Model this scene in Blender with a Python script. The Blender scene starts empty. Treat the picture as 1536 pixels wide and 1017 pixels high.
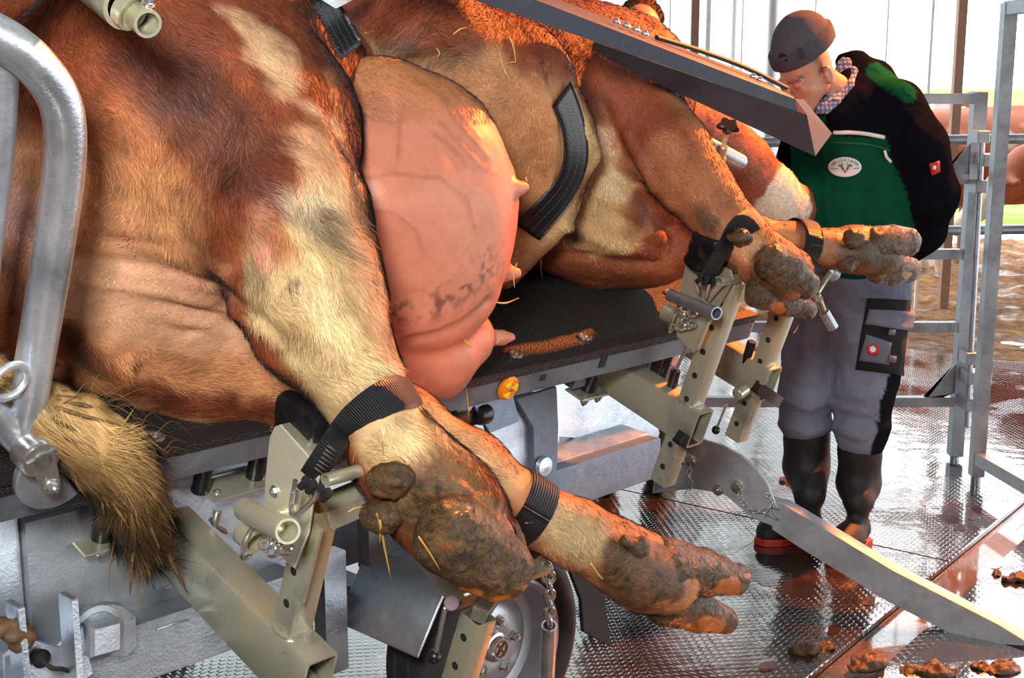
import bpy, bmesh, math, random
import numpy as np
from mathutils import Vector, Matrix
random.seed(3)
np.random.seed(3)
RNG = np.random.RandomState(7)
S = bpy.context.scene
COL = S.collection

# ------------------------------------------------------------------ camera
F = 1957.0
PITCH = math.atan(383 / F)
CAM = np.array([0, 0, 1.6])
FW = np.array([0, math.cos(PITCH), -math.sin(PITCH)])
UPV = np.array([0, math.sin(PITCH), math.cos(PITCH)])
RT = np.array([1.0, 0, 0])
cd = bpy.data.cameras.new('camera')
cam = bpy.data.objects.new('camera', cd)
COL.objects.link(cam)
cam.location = CAM
cam.rotation_euler = (math.pi / 2 - PITCH, 0, 0)
cd.sensor_width = 36
cd.lens = F / 1536 * 36
cd.clip_end = 900
S.camera = cam

# ------------------------------------------------------------------ world, lamps, exposure
wd = bpy.data.worlds.new('sky')
S.world = wd
wd.use_nodes = True
wd.node_tree.nodes['Background'].inputs[0].default_value = (0.93, 0.97, 1.0, 1)
wd.node_tree.nodes['Background'].inputs[1].default_value = 4.2

def lamp(name, kind, loc, target, power, col, **kw):
    ld = bpy.data.lights.new(name, kind)
    ld.energy = power
    ld.color = col
    for k, v in kw.items():
        setattr(ld, k, v)
    o = bpy.data.objects.new(name, ld)
    COL.objects.link(o)
    o.location = loc
    o.rotation_euler = (Vector(target) - Vector(loc)).to_track_quat('-Z', 'Y').to_euler()
    return o

lamp('photo_flash', 'AREA', (-0.25, -0.1, 2.05), (0.1, 3.0, 0.9), 80, (1.0, 0.97, 0.93), size=0.35)
lamp('orange_heat_lamp', 'SPOT', (3.0, 5.5, 3.6), (0.4, 2.7, 0.8), 3100, (1.0, 0.22, 0.03), spot_size=1.5, spot_blend=0.6, shadow_soft_size=0.06)
lamp('overhead_fill', 'AREA', (0.5, 3.0, 3.9), (0.5, 3.4, 0), 18, (0.85, 0.93, 1.0), shape='RECTANGLE', size=3.2, size_y=1.2)  # added overhead fill light, the roof has no opening here
S.view_settings.view_transform = 'Standard'
S.view_settings.look = 'None'
S.view_settings.gamma = 1
S.view_settings.use_curve_mapping = False
S.view_settings.exposure = 0.0

# ------------------------------------------------------------------ geometry of the place
def ray(px, py):
    return FW + RT * (px - 768) / F - UPV * (py - 508.5) / F
def onz(px, py, z=0.0):
    r = ray(px, py); return CAM + r * (z - CAM[2]) / r[2]
def onY(px, py, Y):
    r = ray(px, py); return CAM + r * Y / r[1]
A0 = onz(215, 690, .97)
_B = onz(1130, 480, .97)
LU = np.linalg.norm(_B - A0)
u = (_B - A0) / LU                       # along the table
tl = math.radians(20)                    # the table leans towards the legs
nh = np.array([u[1], -u[0], 0])
n = nh * math.cos(tl) - np.array([0, 0, math.sin(tl)])
w = nh * math.sin(tl) + np.array([0, 0, math.cos(tl)])
Z3 = np.array([0, 0, 1.0])
def T(a, b, c): return A0 + a * u + b * n + c * w
def H(a, b, z): # level frame of the chassis: along, across, height
    p = A0 + a * u + b * nh; return np.array([p[0], p[1], z])
def _pl(px, py, N, k):
    r = ray(px, py); return CAM + r * ((k - (CAM - A0) @ N) / (r @ N))
def onb(px, py, b): return _pl(px, py, n, b)
def onc(px, py, c): return _pl(px, py, w, c)
def ona(px, py, a): return _pl(px, py, u, a)
def onbh(px, py, b): return _pl(px, py, nh, b)
def depth(p): return (p - CAM) @ FW
def proj(P):
    d = P - CAM; z = d @ FW
    return 768 + F * (d @ RT) / z, 508.5 - F * (d @ UPV) / z, z
def unit(v):
    v = np.asarray(v, float); return v / (np.linalg.norm(v) + 1e-12)

# ------------------------------------------------------------------ materials
def lin(r, g, b):
    f = lambda c: (c / 255 / 12.92) if c <= 10 else ((c / 255 + .055) / 1.055) ** 2.4
    return (f(r), f(g), f(b), 1)
class NT:
    def __init__(s, name):
        s.m = bpy.data.materials.new(name); s.m.use_nodes = True
        s.t = s.m.node_tree; s.b = s.t.nodes['Principled BSDF']
        s.tc = s.t.nodes.new('ShaderNodeTexCoord').outputs['Object']
        g = s.t.nodes.new('ShaderNodeNewGeometry'); s.pos = g.outputs['Position']
    def n(s, typ, **kw):
        o = s.t.nodes.new(typ)
        for k, v in kw.items(): setattr(o, k, v)
        return o
    def put(s, sock, v):
        if hasattr(v, 'is_output') or isinstance(v, bpy.types.NodeSocket): s.t.links.new(v, sock)
        else: sock.default_value = v
    def noise(s, scale, detail=3, rough=.55, vec=None, dist=0):
        o = s.n('ShaderNodeTexNoise'); o.inputs['Scale'].default_value = scale
        o.inputs['Detail'].default_value = detail; o.inputs['Roughness'].default_value = rough
        o.inputs['Distortion'].default_value = dist
        s.t.links.new(vec or s.pos, o.inputs['Vector']); return o.outputs['Fac']
    def voro(s, scale, feature='F1', vec=None, out='Distance'):
        o = s.n('ShaderNodeTexVoronoi', feature=feature); o.inputs['Scale'].default_value = scale
        s.t.links.new(vec or s.pos, o.inputs['Vector']); return o.outputs[out]
    def wave(s, scale, dist=0, vec=None, axis='X'):
        o = s.n('ShaderNodeTexWave', bands_direction=axis); o.inputs['Scale'].default_value = scale
        o.inputs['Distortion'].default_value = dist
        s.t.links.new(vec or s.pos, o.inputs['Vector']); return o.outputs['Fac']
    def ramp(s, fac, stops):
        o = s.n('ShaderNodeValToRGB'); e = o.color_ramp.elements
        e[0].position, e[0].color = stops[0]; e[1].position, e[1].color = stops[-1]
        for p, c in stops[1:-1]:
            k = e.new(p); k.color = c
        s.put(o.inputs[0], fac); return o.outputs[0]
    def mapr(s, v, a, b, c, d):
        o = s.n('ShaderNodeMapRange'); s.put(o.inputs[0], v)
        for i, x in enumerate((a, b, c, d)): o.inputs[1 + i].default_value = x
        return o.outputs[0]
    def math(s, op, a, b=0.0):
        o = s.n('ShaderNodeMath', operation=op); s.put(o.inputs[0], a); s.put(o.inputs[1], b); return o.outputs[0]
    def mix(s, f, a, b, mode='MIX'):
        o = s.n('ShaderNodeMix', data_type='RGBA', blend_type=mode)
        s.put(o.inputs[0], f); s.put(o.inputs[6], a); s.put(o.inputs[7], b); return o.outputs[2]
    def mapping(s, rot=(0, 0, 0), scale=(1, 1, 1), vec=None):
        o = s.n('ShaderNodeMapping'); o.inputs['Rotation'].default_value = rot; o.inputs['Scale'].default_value = scale
        s.t.links.new(vec or s.pos, o.inputs['Vector']); return o.outputs[0]
    def bump(s, h, dist=.002, strength=1.0, prev=None):
        o = s.n('ShaderNodeBump'); o.inputs['Distance'].default_value = dist; o.inputs['Strength'].default_value = strength
        s.put(o.inputs['Height'], h)
        if prev is not None: s.t.links.new(prev, o.inputs['Normal'])
        return o.outputs[0]
    def attr(s, name):
        o = s.n('ShaderNodeAttribute', attribute_name=name); return o
    def out(s, **kw):
        for k, v in kw.items():
            s.put(s.b.inputs[k.replace('_', ' ')], v)
        return s.m

def flat(name, col, rough=.6, metal=0.0, bump=0, bscale=60, var=.12, spec=.5):
    t = NT(name)
    c2 = tuple(min(1, x * (1 - var)) for x in col[:3]) + (1,)
    c3 = tuple(min(1, x * (1 + var)) for x in col[:3]) + (1,)
    nz = t.noise(bscale * .3, 4)
    kw = dict(Base_Color=t.ramp(nz, [(.3, c2), (.7, c3)]), Roughness=rough, Metallic=metal, Specular_IOR_Level=spec)
    if bump: kw['Normal'] = t.bump(t.noise(bscale, 3), bump)
    return t.out(**kw)

def galv(name, dark, light, rough=.38, metal=.72, spec=.5):
    t = NT(name)
    sp = t.voro(55, out='Color')
    big = t.noise(7, 4, dist=.4); streak = t.noise(30, 3, vec=t.mapping(scale=(1, 1, .15)))
    f = t.math('ADD', t.math('MULTIPLY', sp, .14), t.math('MULTIPLY', big, .86))
    c = t.ramp(f, [(.25, dark), (.7, light)])
    stain = t.math('MULTIPLY', t.ramp(t.noise(14, 6, .7), [(.58, (0, 0, 0, 1)), (.66, (1, 1, 1, 1))]), t.mapr(streak, .4, .7, 0, .35))
    c = t.mix(stain, c, lin(92, 78, 60))
    r = t.mapr(big, .3, .7, rough - .08, rough + .14)
    return t.out(Specular_IOR_Level=spec, Base_Color=c, Metallic=metal, Roughness=r, Normal=t.bump(t.math('ADD', t.noise(180, 3), t.math('MULTIPLY', big, 4)), .0006))
M = {}
M['galv'] = galv('galvanised_steel', lin(138, 146, 154), lin(182, 190, 198))
M['galv_dark'] = galv('dark_galvanised_steel', lin(92, 102, 116), lin(132, 144, 158), .45)
M['galv_bright'] = galv('bright_galvanised_sheet', lin(170, 182, 194), lin(222, 230, 238), .32, .85)
def zinc():
    t = NT('yellow_zinc_plate')
    a = t.noise(6, 4, dist=.5); b = t.noise(2.2, 2)
    c = t.ramp(a, [(.3, lin(150, 149, 130)), (.5, lin(190, 190, 170)), (.68, lin(200, 194, 158))])
    c = t.mix(t.mapr(b, .5, .7, 0, .35), c, lin(172, 182, 168))
    spot = t.ramp(t.noise(40, 5, .7), [(.62, (0, 0, 0, 1)), (.7, (1, 1, 1, 1))])
    c = t.mix(t.math('MULTIPLY', spot, .4), c, lin(120, 100, 70))
    return t.out(Base_Color=c, Metallic=.6, Roughness=t.mapr(a, .3, .7, .22, .36), Normal=t.bump(t.noise(220, 2), .0003))
M['zinc'] = zinc()
M['slate'] = galv('slate_grey_steel', lin(40, 46, 56), lin(68, 76, 88), .6, .1, .25)
M['amber_glint'] = flat('yellow_glint_prism', lin(255, 226, 60), .1, .2)  # brighter yellow paints the flash glint into the reflector colour
M['chrome'] = flat('bright_zinc_steel', lin(205, 208, 205), .2, .9, .0003, 200)
M['black_plastic'] = flat('black_plastic', lin(22, 22, 24), .32, 0, .0003, 120)
M['black_vinyl'] = flat('black_vinyl', lin(20, 21, 24), .28, 0, .004, 18)
M['rubber'] = flat('black_rubber', lin(26, 26, 28), .6, 0, .001, 150)
M['tyre'] = flat('tyre_rubber', lin(30, 30, 32), .65, 0, .001, 90)
def matmat():
    t = NT('granular_mat')
    v = t.voro(240); nz = t.noise(90, 4, .7)
    return t.out(Base_Color=t.ramp(nz, [(.35, lin(16, 15, 16)), (.7, lin(44, 40, 38))]), Roughness=t.mapr(nz, .3, .7, .75, .45),
                 Normal=t.bump(v, .0035, 1.0))
M['mat'] = matmat()
def webbing(name, col, axis):
    # woven rib: the ribs follow the strap's own generated coordinate stored as attribute "rib"
    t = NT(name)
    a = t.attr('rib').outputs['Fac']
    s = t.math('SINE', t.math('MULTIPLY', a, 2 * math.pi))
    return t.out(Base_Color=t.mix(t.mapr(s, -1, 1, 0, 1), col, tuple(x * 2.2 for x in col[:3]) + (1,)), Roughness=.48,
                 Normal=t.bump(s, .0016, 1.0))
M['web'] = webbing('black_webbing', lin(20, 22, 28), 'X')
M['rust'] = flat('rusty_steel', lin(130, 88, 58), .7, .3, .001, 80, .4)
def orange_reflector():
    t = NT('amber_reflector')
    return t.out(Base_Color=lin(255, 140, 0), Roughness=.15, Metallic=.3,
                 Normal=t.bump(t.voro(300), .001))
M['amber'] = orange_reflector()
def coat(name, rough=.62, wetr=.16, bumpd=.004):
    t = NT(name)
    at = t.attr('Col'); wet = at.outputs['Alpha']; c = at.outputs['Color']
    nz = t.noise(34, 6, .7, dist=.6); fine = t.noise(160, 4, .7)
    c = t.mix(t.mapr(nz, .3, .75, .0, .45), c, t.mix(1.0, c, (.55, .45, .36, 1), 'MULTIPLY'))
    # caked manure with bits of straw, only where the skin is marked as soiled
    m1 = t.noise(48, 8, .78, dist=1.2)
    dirt = t.ramp(m1, [(.34, lin(30, 21, 13)), (.46, lin(58, 40, 20)), (.55, lin(86, 66, 28)), (.63, lin(120, 66, 36)), (.72, lin(150, 118, 60))])
    bits = t.ramp(t.voro(170, vec=t.mapping(scale=(1, .25, .7))), [(.05, (1, 1, 1, 1)), (.12, (0, 0, 0, 1))])
    dirt = t.mix(t.math('MULTIPLY', bits, .5), dirt, lin(190, 160, 70))
    k = t.math('MULTIPLY', t.mapr(wet, .35, .85, 0, 1), t.mapr(t.noise(20, 4, .7), .38, .55, .45, 1))
    c = t.mix(k, c, dirt)
    r = t.mapr(wet, 0, 1, rough, wetr)
    r = t.math('ADD', r, t.math('MULTIPLY', t.math('SUBTRACT', fine, .5), .28))
    h = t.math('ADD', t.math('MULTIPLY', fine, .3), nz)
    h = t.math('ADD', h, t.math('MULTIPLY', t.math('MULTIPLY', m1, k), 1.3))
    m = t.out(Base_Color=c, Roughness=r, Normal=t.bump(h, bumpd, .9))
    return m
M['coat'] = coat('cow_coat')
M['muck'] = coat('muddy_hoof', .5, .08, .005)
M['skin_udder'] = coat('udder_skin', .5, .3, .0008)
def furm(name):
    t = NT(name)
    at = t.attr('Col')
    m = t.out(Base_Color=at.outputs['Color'], Roughness=.5, Normal=t.attr('sn').outputs['Vector'], Specular_IOR_Level=.35)
    return m
M['fur'] = furm('hair_strands')
M['straw'] = flat('straw', lin(205, 165, 80), .55, 0, .0005, 200)
M['cloth_black'] = flat('black_work_cloth', lin(16, 17, 22), .9, 0, .004, 14, .2)
M['cloth_green'] = flat('green_work_cloth', lin(22, 82, 56), .75, 0, .005, 16, .15)
M['cloth_grey'] = flat('grey_work_trousers', lin(98, 103, 118), .85, 0, .006, 14, .15)
M['knit'] = flat('grey_knit', lin(78, 78, 84), .95, 0, .003, 220, .15)
M['reflect'] = flat('reflective_piping', lin(235, 235, 228), .3)
M['skin'] = flat('face_skin', lin(196, 140, 112), .5, 0, .0006, 120, .08)
M['hair'] = flat('short_brown_hair', lin(70, 50, 38), .8, 0, .004, 200)
M['boot'] = flat('black_rubber_boot', lin(24, 25, 28), .62, 0, .003, 12)
M['sole'] = flat('red_boot_sole', lin(150, 40, 25), .5)
M['shirt'] = flat('checked_shirt', lin(170, 178, 196), .8, 0, .001, 60, .3)
M['label_white'] = flat('white_label', lin(225, 228, 225), .6, var=.03)
M['label_green'] = flat('green_print', lin(70, 140, 110), .6)
M['label_red'] = flat('red_badge', lin(190, 30, 40), .6)
M['label_grey'] = flat('grey_print', lin(110, 95, 105), .6)
M['label_black'] = flat('black_embroidery', lin(14, 14, 18), .6)

# ------------------------------------------------------------------ object helpers
def thing(name, label, cat, loc, group=None):
    o = bpy.data.objects.new(name, None); COL.objects.link(o)
    o.location = loc; o.empty_display_size = .05
    o['label'] = label; o['category'] = cat
    if group: o['group'] = group
    return o
def world_loc(o):
    p = Vector((0, 0, 0))
    while o is not None:
        p += o.location; o = o.parent
    return np.array(p)
def tag(o, label, cat=None, group=None, kind=None):
    if label: o['label'] = label
    if cat: o['category'] = cat
    if group: o['group'] = group
    if kind: o['kind'] = kind
    return o
def mesh_obj(name, V, Fc, mat, parent=None, smooth=False, kind=None, loc=None, autos=None):
    V = np.asarray(V, float)
    base = loc if loc is not None else (V.min(0) + V.max(0)) / 2
    me = bpy.data.meshes.new(name)
    me.from_pydata((V - base).tolist(), [], [list(map(int, f)) for f in Fc])
    me.update()
    if mat is not None: me.materials.append(mat)
    if smooth or autos:
        me.polygons.foreach_set('use_smooth', [True] * len(me.polygons))
    if autos: me.set_sharp_from_angle(angle=math.radians(autos))
    o = bpy.data.objects.new(name, me); COL.objects.link(o)
    o.parent = parent
    o.location = base - (world_loc(parent) if parent is not None else 0)
    if kind: o['kind'] = kind
    return o
def big_mesh(name, V, quads, mat, parent=None, attrs=None, loc=None, tris=None):
    V = np.asarray(V, np.float32); base = np.asarray(loc if loc is not None else (V.min(0) + V.max(0)) / 2)
    me = bpy.data.meshes.new(name)
    nq = len(quads); nt = 0 if tris is None else len(tris)
    me.vertices.add(len(V)); me.vertices.foreach_set('co', (V - base.astype(np.float32)).ravel())
    loops = np.asarray(quads).ravel()
    if nt: loops = np.concatenate([loops, np.asarray(tris).ravel()])
    me.loops.add(len(loops)); me.loops.foreach_set('vertex_index', loops.astype(np.int32))
    st = np.concatenate([np.arange(nq) * 4, nq * 4 + np.arange(nt) * 3]).astype(np.int32)
    me.polygons.add(nq + nt); me.polygons.foreach_set('loop_start', st)
    me.polygons.foreach_set('use_smooth', np.ones(nq + nt, bool))
    me.update(calc_edges=True); me.validate()
    for k, v in (attrs or {}).items():
        v = np.asarray(v, np.float32)
        if v.ndim == 1:
            a = me.attributes.new(k, 'FLOAT', 'POINT'); a.data.foreach_set('value', v)
        elif v.shape[1] == 4:
            a = me.attributes.new(k, 'FLOAT_COLOR', 'POINT'); a.data.foreach_set('color', v.ravel())
        else:
            a = me.attributes.new(k, 'FLOAT_VECTOR', 'POINT'); a.data.foreach_set('vector', v.ravel())
    me.materials.append(mat)
    o = bpy.data.objects.new(name, me); COL.objects.link(o)
    o.parent = parent
    o.location = base - (world_loc(parent) if parent is not None else 0)
    return o
def frame(d, up=(0, 0, 1)):
    d = unit(d); s = np.cross(d, up)
    if np.linalg.norm(s) < 1e-4: s = np.cross(d, (1, 0, 0))
    s = unit(s); return d, s, np.cross(s, d)
def bevel_prism(poly, ex, ey, ez, o0, h, bev=.002):
    """extrude a 2D polygon (coordinates along ex, ey at o0) by h along ez, with a small chamfer"""
    P = np.array(poly, float); k = len(P)
    c = P.mean(0); L = np.linalg.norm(P - c, axis=1, keepdims=True)
    In = c + (P - c) * (1 - np.minimum(.45, bev / L))
    rows = []
    for q, z in ((In, 0), (P, bev), (P, h - bev), (In, h)):
        rows.append(o0 + q[:, :1] * ex + q[:, 1:] * ey + z * ez)
    V = np.concatenate(rows); Fc = []
    for r in range(3):
        for i in range(k):
            j = (i + 1) % k
            Fc.append((r * k + i, r * k + j, (r + 1) * k + j, (r + 1) * k + i))
    Fc.append(tuple(range(k))[::-1]); Fc.append(tuple(3 * k + i for i in range(k)))
    return V, Fc
def join(*ms):
    V = []; Fc = []; o = 0
    for v, f in ms:
        V.append(np.asarray(v)); Fc += [tuple(i + o for i in q) for q in f]; o += len(v)
    return np.concatenate(V), Fc
def beam(p0, p1, wd_, ht, up, bev=.004):
    """box bar from p0 to p1; ht along up, wd_ across"""
    p0 = np.asarray(p0, float); p1 = np.asarray(p1, float)
    d, s, v = frame(p1 - p0, up)
    return bevel_prism([(-wd_ / 2, -ht / 2), (wd_ / 2, -ht / 2), (wd_ / 2, ht / 2), (-wd_ / 2, ht / 2)], s, v, d, p0, np.linalg.norm(p1 - p0), bev)
def tubeshell(p0, p1, wd_, ht, up, th=.005):
    """open square tube"""
    p0 = np.asarray(p0, float); p1 = np.asarray(p1, float)
    d, s, v = frame(p1 - p0, up)
    def ring(a, b, q):
        r = .1 * min(a, b); out = []
        for sx, sy in ((-1, -1), (1, -1), (1, 1), (-1, 1)):
            cx, cy = sx * (a / 2 - r), sy * (b / 2 - r); a0 = math.atan2(sy, sx)
            for da in (-.785, 0, .785): out.append(q + (cx + r * math.cos(a0 + da)) * s + (cy + r * math.sin(a0 + da)) * v)
        return out
    V = ring(wd_, ht, p0) + ring(wd_, ht, p1) + ring(wd_ - 2 * th, ht - 2 * th, p1) + ring(wd_ - 2 * th, ht - 2 * th, p0)
    Fc = []
    for r in range(4):
        for i in range(12):
            j = (i + 1) % 12; r2 = (r + 1) % 4
            Fc.append((r * 12 + i, r * 12 + j, r2 * 12 + j, r2 * 12 + i))
    return np.array(V), Fc
def lathe(p0, p1, prof, seg=24, cap=True):
    """profile [(t along 0..1 or metres, radius)] around p0->p1; t in metres"""
    p0 = np.asarray(p0, float); d, s, v = frame(np.asarray(p1, float) - p0)
    V = []; Fc = []
    for t, r in prof:
        for i in range(seg):
            a = 2 * math.pi * i / seg
            V.append(p0 + d * t + r * (math.cos(a) * s + math.sin(a) * v))
    for k in range(len(prof) - 1):
        for i in range(seg):
            j = (i + 1) % seg
            Fc.append((k * seg + i, k * seg + j, (k + 1) * seg + j, (k + 1) * seg + i))
    if cap:
        Fc.append(tuple(range(seg))[::-1]); Fc.append(tuple((len(prof) - 1) * seg + i for i in range(seg)))
    return np.array(V), Fc
def cyl(p0, p1, r, seg=20, bev=.002):
    L = float(np.linalg.norm(np.asarray(p1) - np.asarray(p0)))
    return lathe(p0, p1, [(0, r - bev), (bev, r), (L - bev, r), (L, r - bev)], seg)
def pipe(p0, p1, r, th=.004, seg=24, deep=.06):
    L = float(np.linalg.norm(np.asarray(p1) - np.asarray(p0)))
    deep = min(deep, L * .45)
    return lathe(p0, p1, [(deep, 0.0005), (deep, r - th), (0, r - th), (.0, r), (L, r), (L, r - th), (L - deep, r - th), (L - deep, .0005)], seg, cap=False)
def resample(P, k):
    """smooth (Catmull-Rom) resampling"""
    P = np.asarray(P, float); out = []
    Q = np.vstack([2 * P[0] - P[1], P, 2 * P[-1] - P[-2]])
    for i in range(1, len(Q) - 2):
        for t in np.linspace(0, 1, k, endpoint=False):
            a, b, c, d = Q[i - 1], Q[i], Q[i + 1], Q[i + 2]
            out.append(.5 * (2 * b + (c - a) * t + (2 * a - 5 * b + 4 * c - d) * t * t + (3 * b - 3 * c + d - a) * t ** 3))
    out.append(P[-1]); return np.array(out)
def sweep(P, r, seg=12, closed=False):
    P = np.asarray(P, float); k = len(P)
    r = np.full(k, r) if np.isscalar(r) else np.asarray(r)
    Tn = np.gradient(P, axis=0) if not closed else (np.roll(P, -1, 0) - np.roll(P, 1, 0))
    s = None; V = []; Fc = []
    for i in range(k):
        d = unit(Tn[i])
        if s is None:
            _, s, v = frame(d)
        s = unit(s - d * (s @ d)); v = np.cross(d, s)
        for j in range(seg):
            a = 2 * math.pi * j / seg
            V.append(P[i] + r[i] * (math.cos(a) * s + math.sin(a) * v))
    for i in range(k if closed else k - 1):
        i2 = (i + 1) % k
        for j in range(seg):
            j2 = (j + 1) % seg
            Fc.append((i * seg + j, i * seg + j2, i2 * seg + j2, i2 * seg + j))
    if not closed:
        Fc.append(tuple(range(seg))[::-1]); Fc.append(tuple((k - 1) * seg + i for i in range(seg)))
    return np.array(V), Fc
def ring_path(c, ax, r, k=20, a0=0, a1=2 * math.pi, e=None, r2=None):
    d, s, v = frame(ax) if e is None else (unit(ax), unit(e), np.cross(unit(ax), unit(e)))
    r2 = r2 or r
    full = abs(a1 - a0 - 2 * math.pi) < 1e-6
    return np.array([c + r * math.cos(t) * s + r2 * math.sin(t) * v for t in np.linspace(a0, a1, k, endpoint=not full)])
def hexbolt(c, ax, r, h):
    d, s, v = frame(ax)
    poly = [(r * math.cos(i * math.pi / 3), r * math.sin(i * math.pi / 3)) for i in range(6)]
    return join(bevel_prism(poly, s, v, d, np.asarray(c), h, h * .15), cyl(np.asarray(c) + d * h * .9, np.asarray(c) + d * h * 1.4, r * .5, 10, .0005), cyl(np.asarray(c) - d * .002, np.asarray(c) + d * .002, r * 1.35, 16, .0005))
def strip(P, Wv, width, thick, parent, name, mat, rib=0.004, label=None, Nv=None):
    """webbing strap along points P, width vector per point (unit), ribs along the length or across"""
    P = np.asarray(P, float); k = len(P); m = 7
    Wv = np.array([unit(x) for x in Wv])
    Tn = np.gradient(P, axis=0)
    V = []; R = []; Fc = []
    L = np.concatenate([[0], np.cumsum(np.linalg.norm(np.diff(P, axis=0), axis=1))])
    for side in (1, -1):
        for i in range(k):
            nn = unit(np.cross(unit(Tn[i]), Wv[i])) if Nv is None else Nv[i]
            for j in range(m):
                f = j / (m - 1) - .5
                V.append(P[i] + Wv[i] * width * f + nn * side * thick / 2 * (1 if 0 < j < m - 1 else .3)); R.append(L[i] / rib if rib > 0 else f * width / -rib)
    o = k * m
    for i in range(k - 1):
        for j in range(m - 1):
            a = i * m + j
            Fc.append((a, a + 1, a + m + 1, a + m)); Fc.append((o + a, o + a + m, o + a + m + 1, o + a + 1))
    for i in range(k - 1):
        for j in (0, m - 1):
            a = i * m + j; Fc.append((a, a + m, o + a + m, o + a))
    for i in (0, k - 1):
        for j in range(m - 1):
            a = i * m + j; Fc.append((a, a + 1, o + a + 1, o + a))
    ob = mesh_obj(name, V, Fc, mat, parent, smooth=True)
    at = ob.data.attributes.new('rib', 'FLOAT', 'POINT'); at.data.foreach_set('value', np.array(R, np.float32))
    if label: ob['label'] = label
    return ob
def chain_links(P, lr, wr, name, parent, mat):
    """links along a polyline"""
    P = np.asarray(P, float)
    seg = np.linalg.norm(np.diff(P, axis=0), axis=1); L = np.concatenate([[0], np.cumsum(seg)])
    step = lr * 1.45; kk = max(1, int(L[-1] / step)); obs = []
    for i in range(kk):
        t = (i + .5) * L[-1] / kk
        c = np.array([np.interp(t, L, P[:, q]) for q in range(3)])
        c2 = np.array([np.interp(min(L[-1], t + .002), L, P[:, q]) for q in range(3)])
        d = unit(c2 - np.array([np.interp(t - .002, L, P[:, q]) for q in range(3)]))
        _, s, v = frame(d, (0.3, .2, 1))
        e = (s + v) if i % 2 else (s - v)
        ang = np.linspace(0, 2 * math.pi, 14, endpoint=False)
        pts = [c + d * lr * math.cos(x) * 1.0 + unit(e) * lr * .6 * math.sin(x) for x in ang]
        V, Fc = sweep(pts, wr, 6, closed=True)
        obs.append(mesh_obj(name, V, Fc, mat, parent, smooth=True))
    return obs

# ------------------------------------------------------------------ value noise and implicit bodies
_tab = RNG.rand(64, 64, 64).astype(np.float32)
def vnoise(P, scale, seed=0):
    Q = np.asarray(P, np.float64) * scale + seed * 17.31 + 1000
    I = np.floor(Q).astype(np.int64); f = (Q - I); f = f * f * (3 - 2 * f); I &= 63; J = (I + 1) & 63
    x0, y0, z0 = I[..., 0], I[..., 1], I[..., 2]; x1, y1, z1 = J[..., 0], J[..., 1], J[..., 2]
    fx, fy, fz = f[..., 0], f[..., 1], f[..., 2]
    def L(a, b, t): return a + (b - a) * t
    return L(L(L(_tab[x0, y0, z0], _tab[x1, y0, z0], fx), L(_tab[x0, y1, z0], _tab[x1, y1, z0], fx), fy),
             L(L(_tab[x0, y0, z1], _tab[x1, y0, z1], fx), L(_tab[x0, y1, z1], _tab[x1, y1, z1], fx), fy), fz) - .5
def fbm(P, scale, o=3, seed=0):
    s = 0; a = 1
    for i in range(o):
        s = s + a * vnoise(P, scale * 2 ** i, seed + i); a *= .5
    return s
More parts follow.
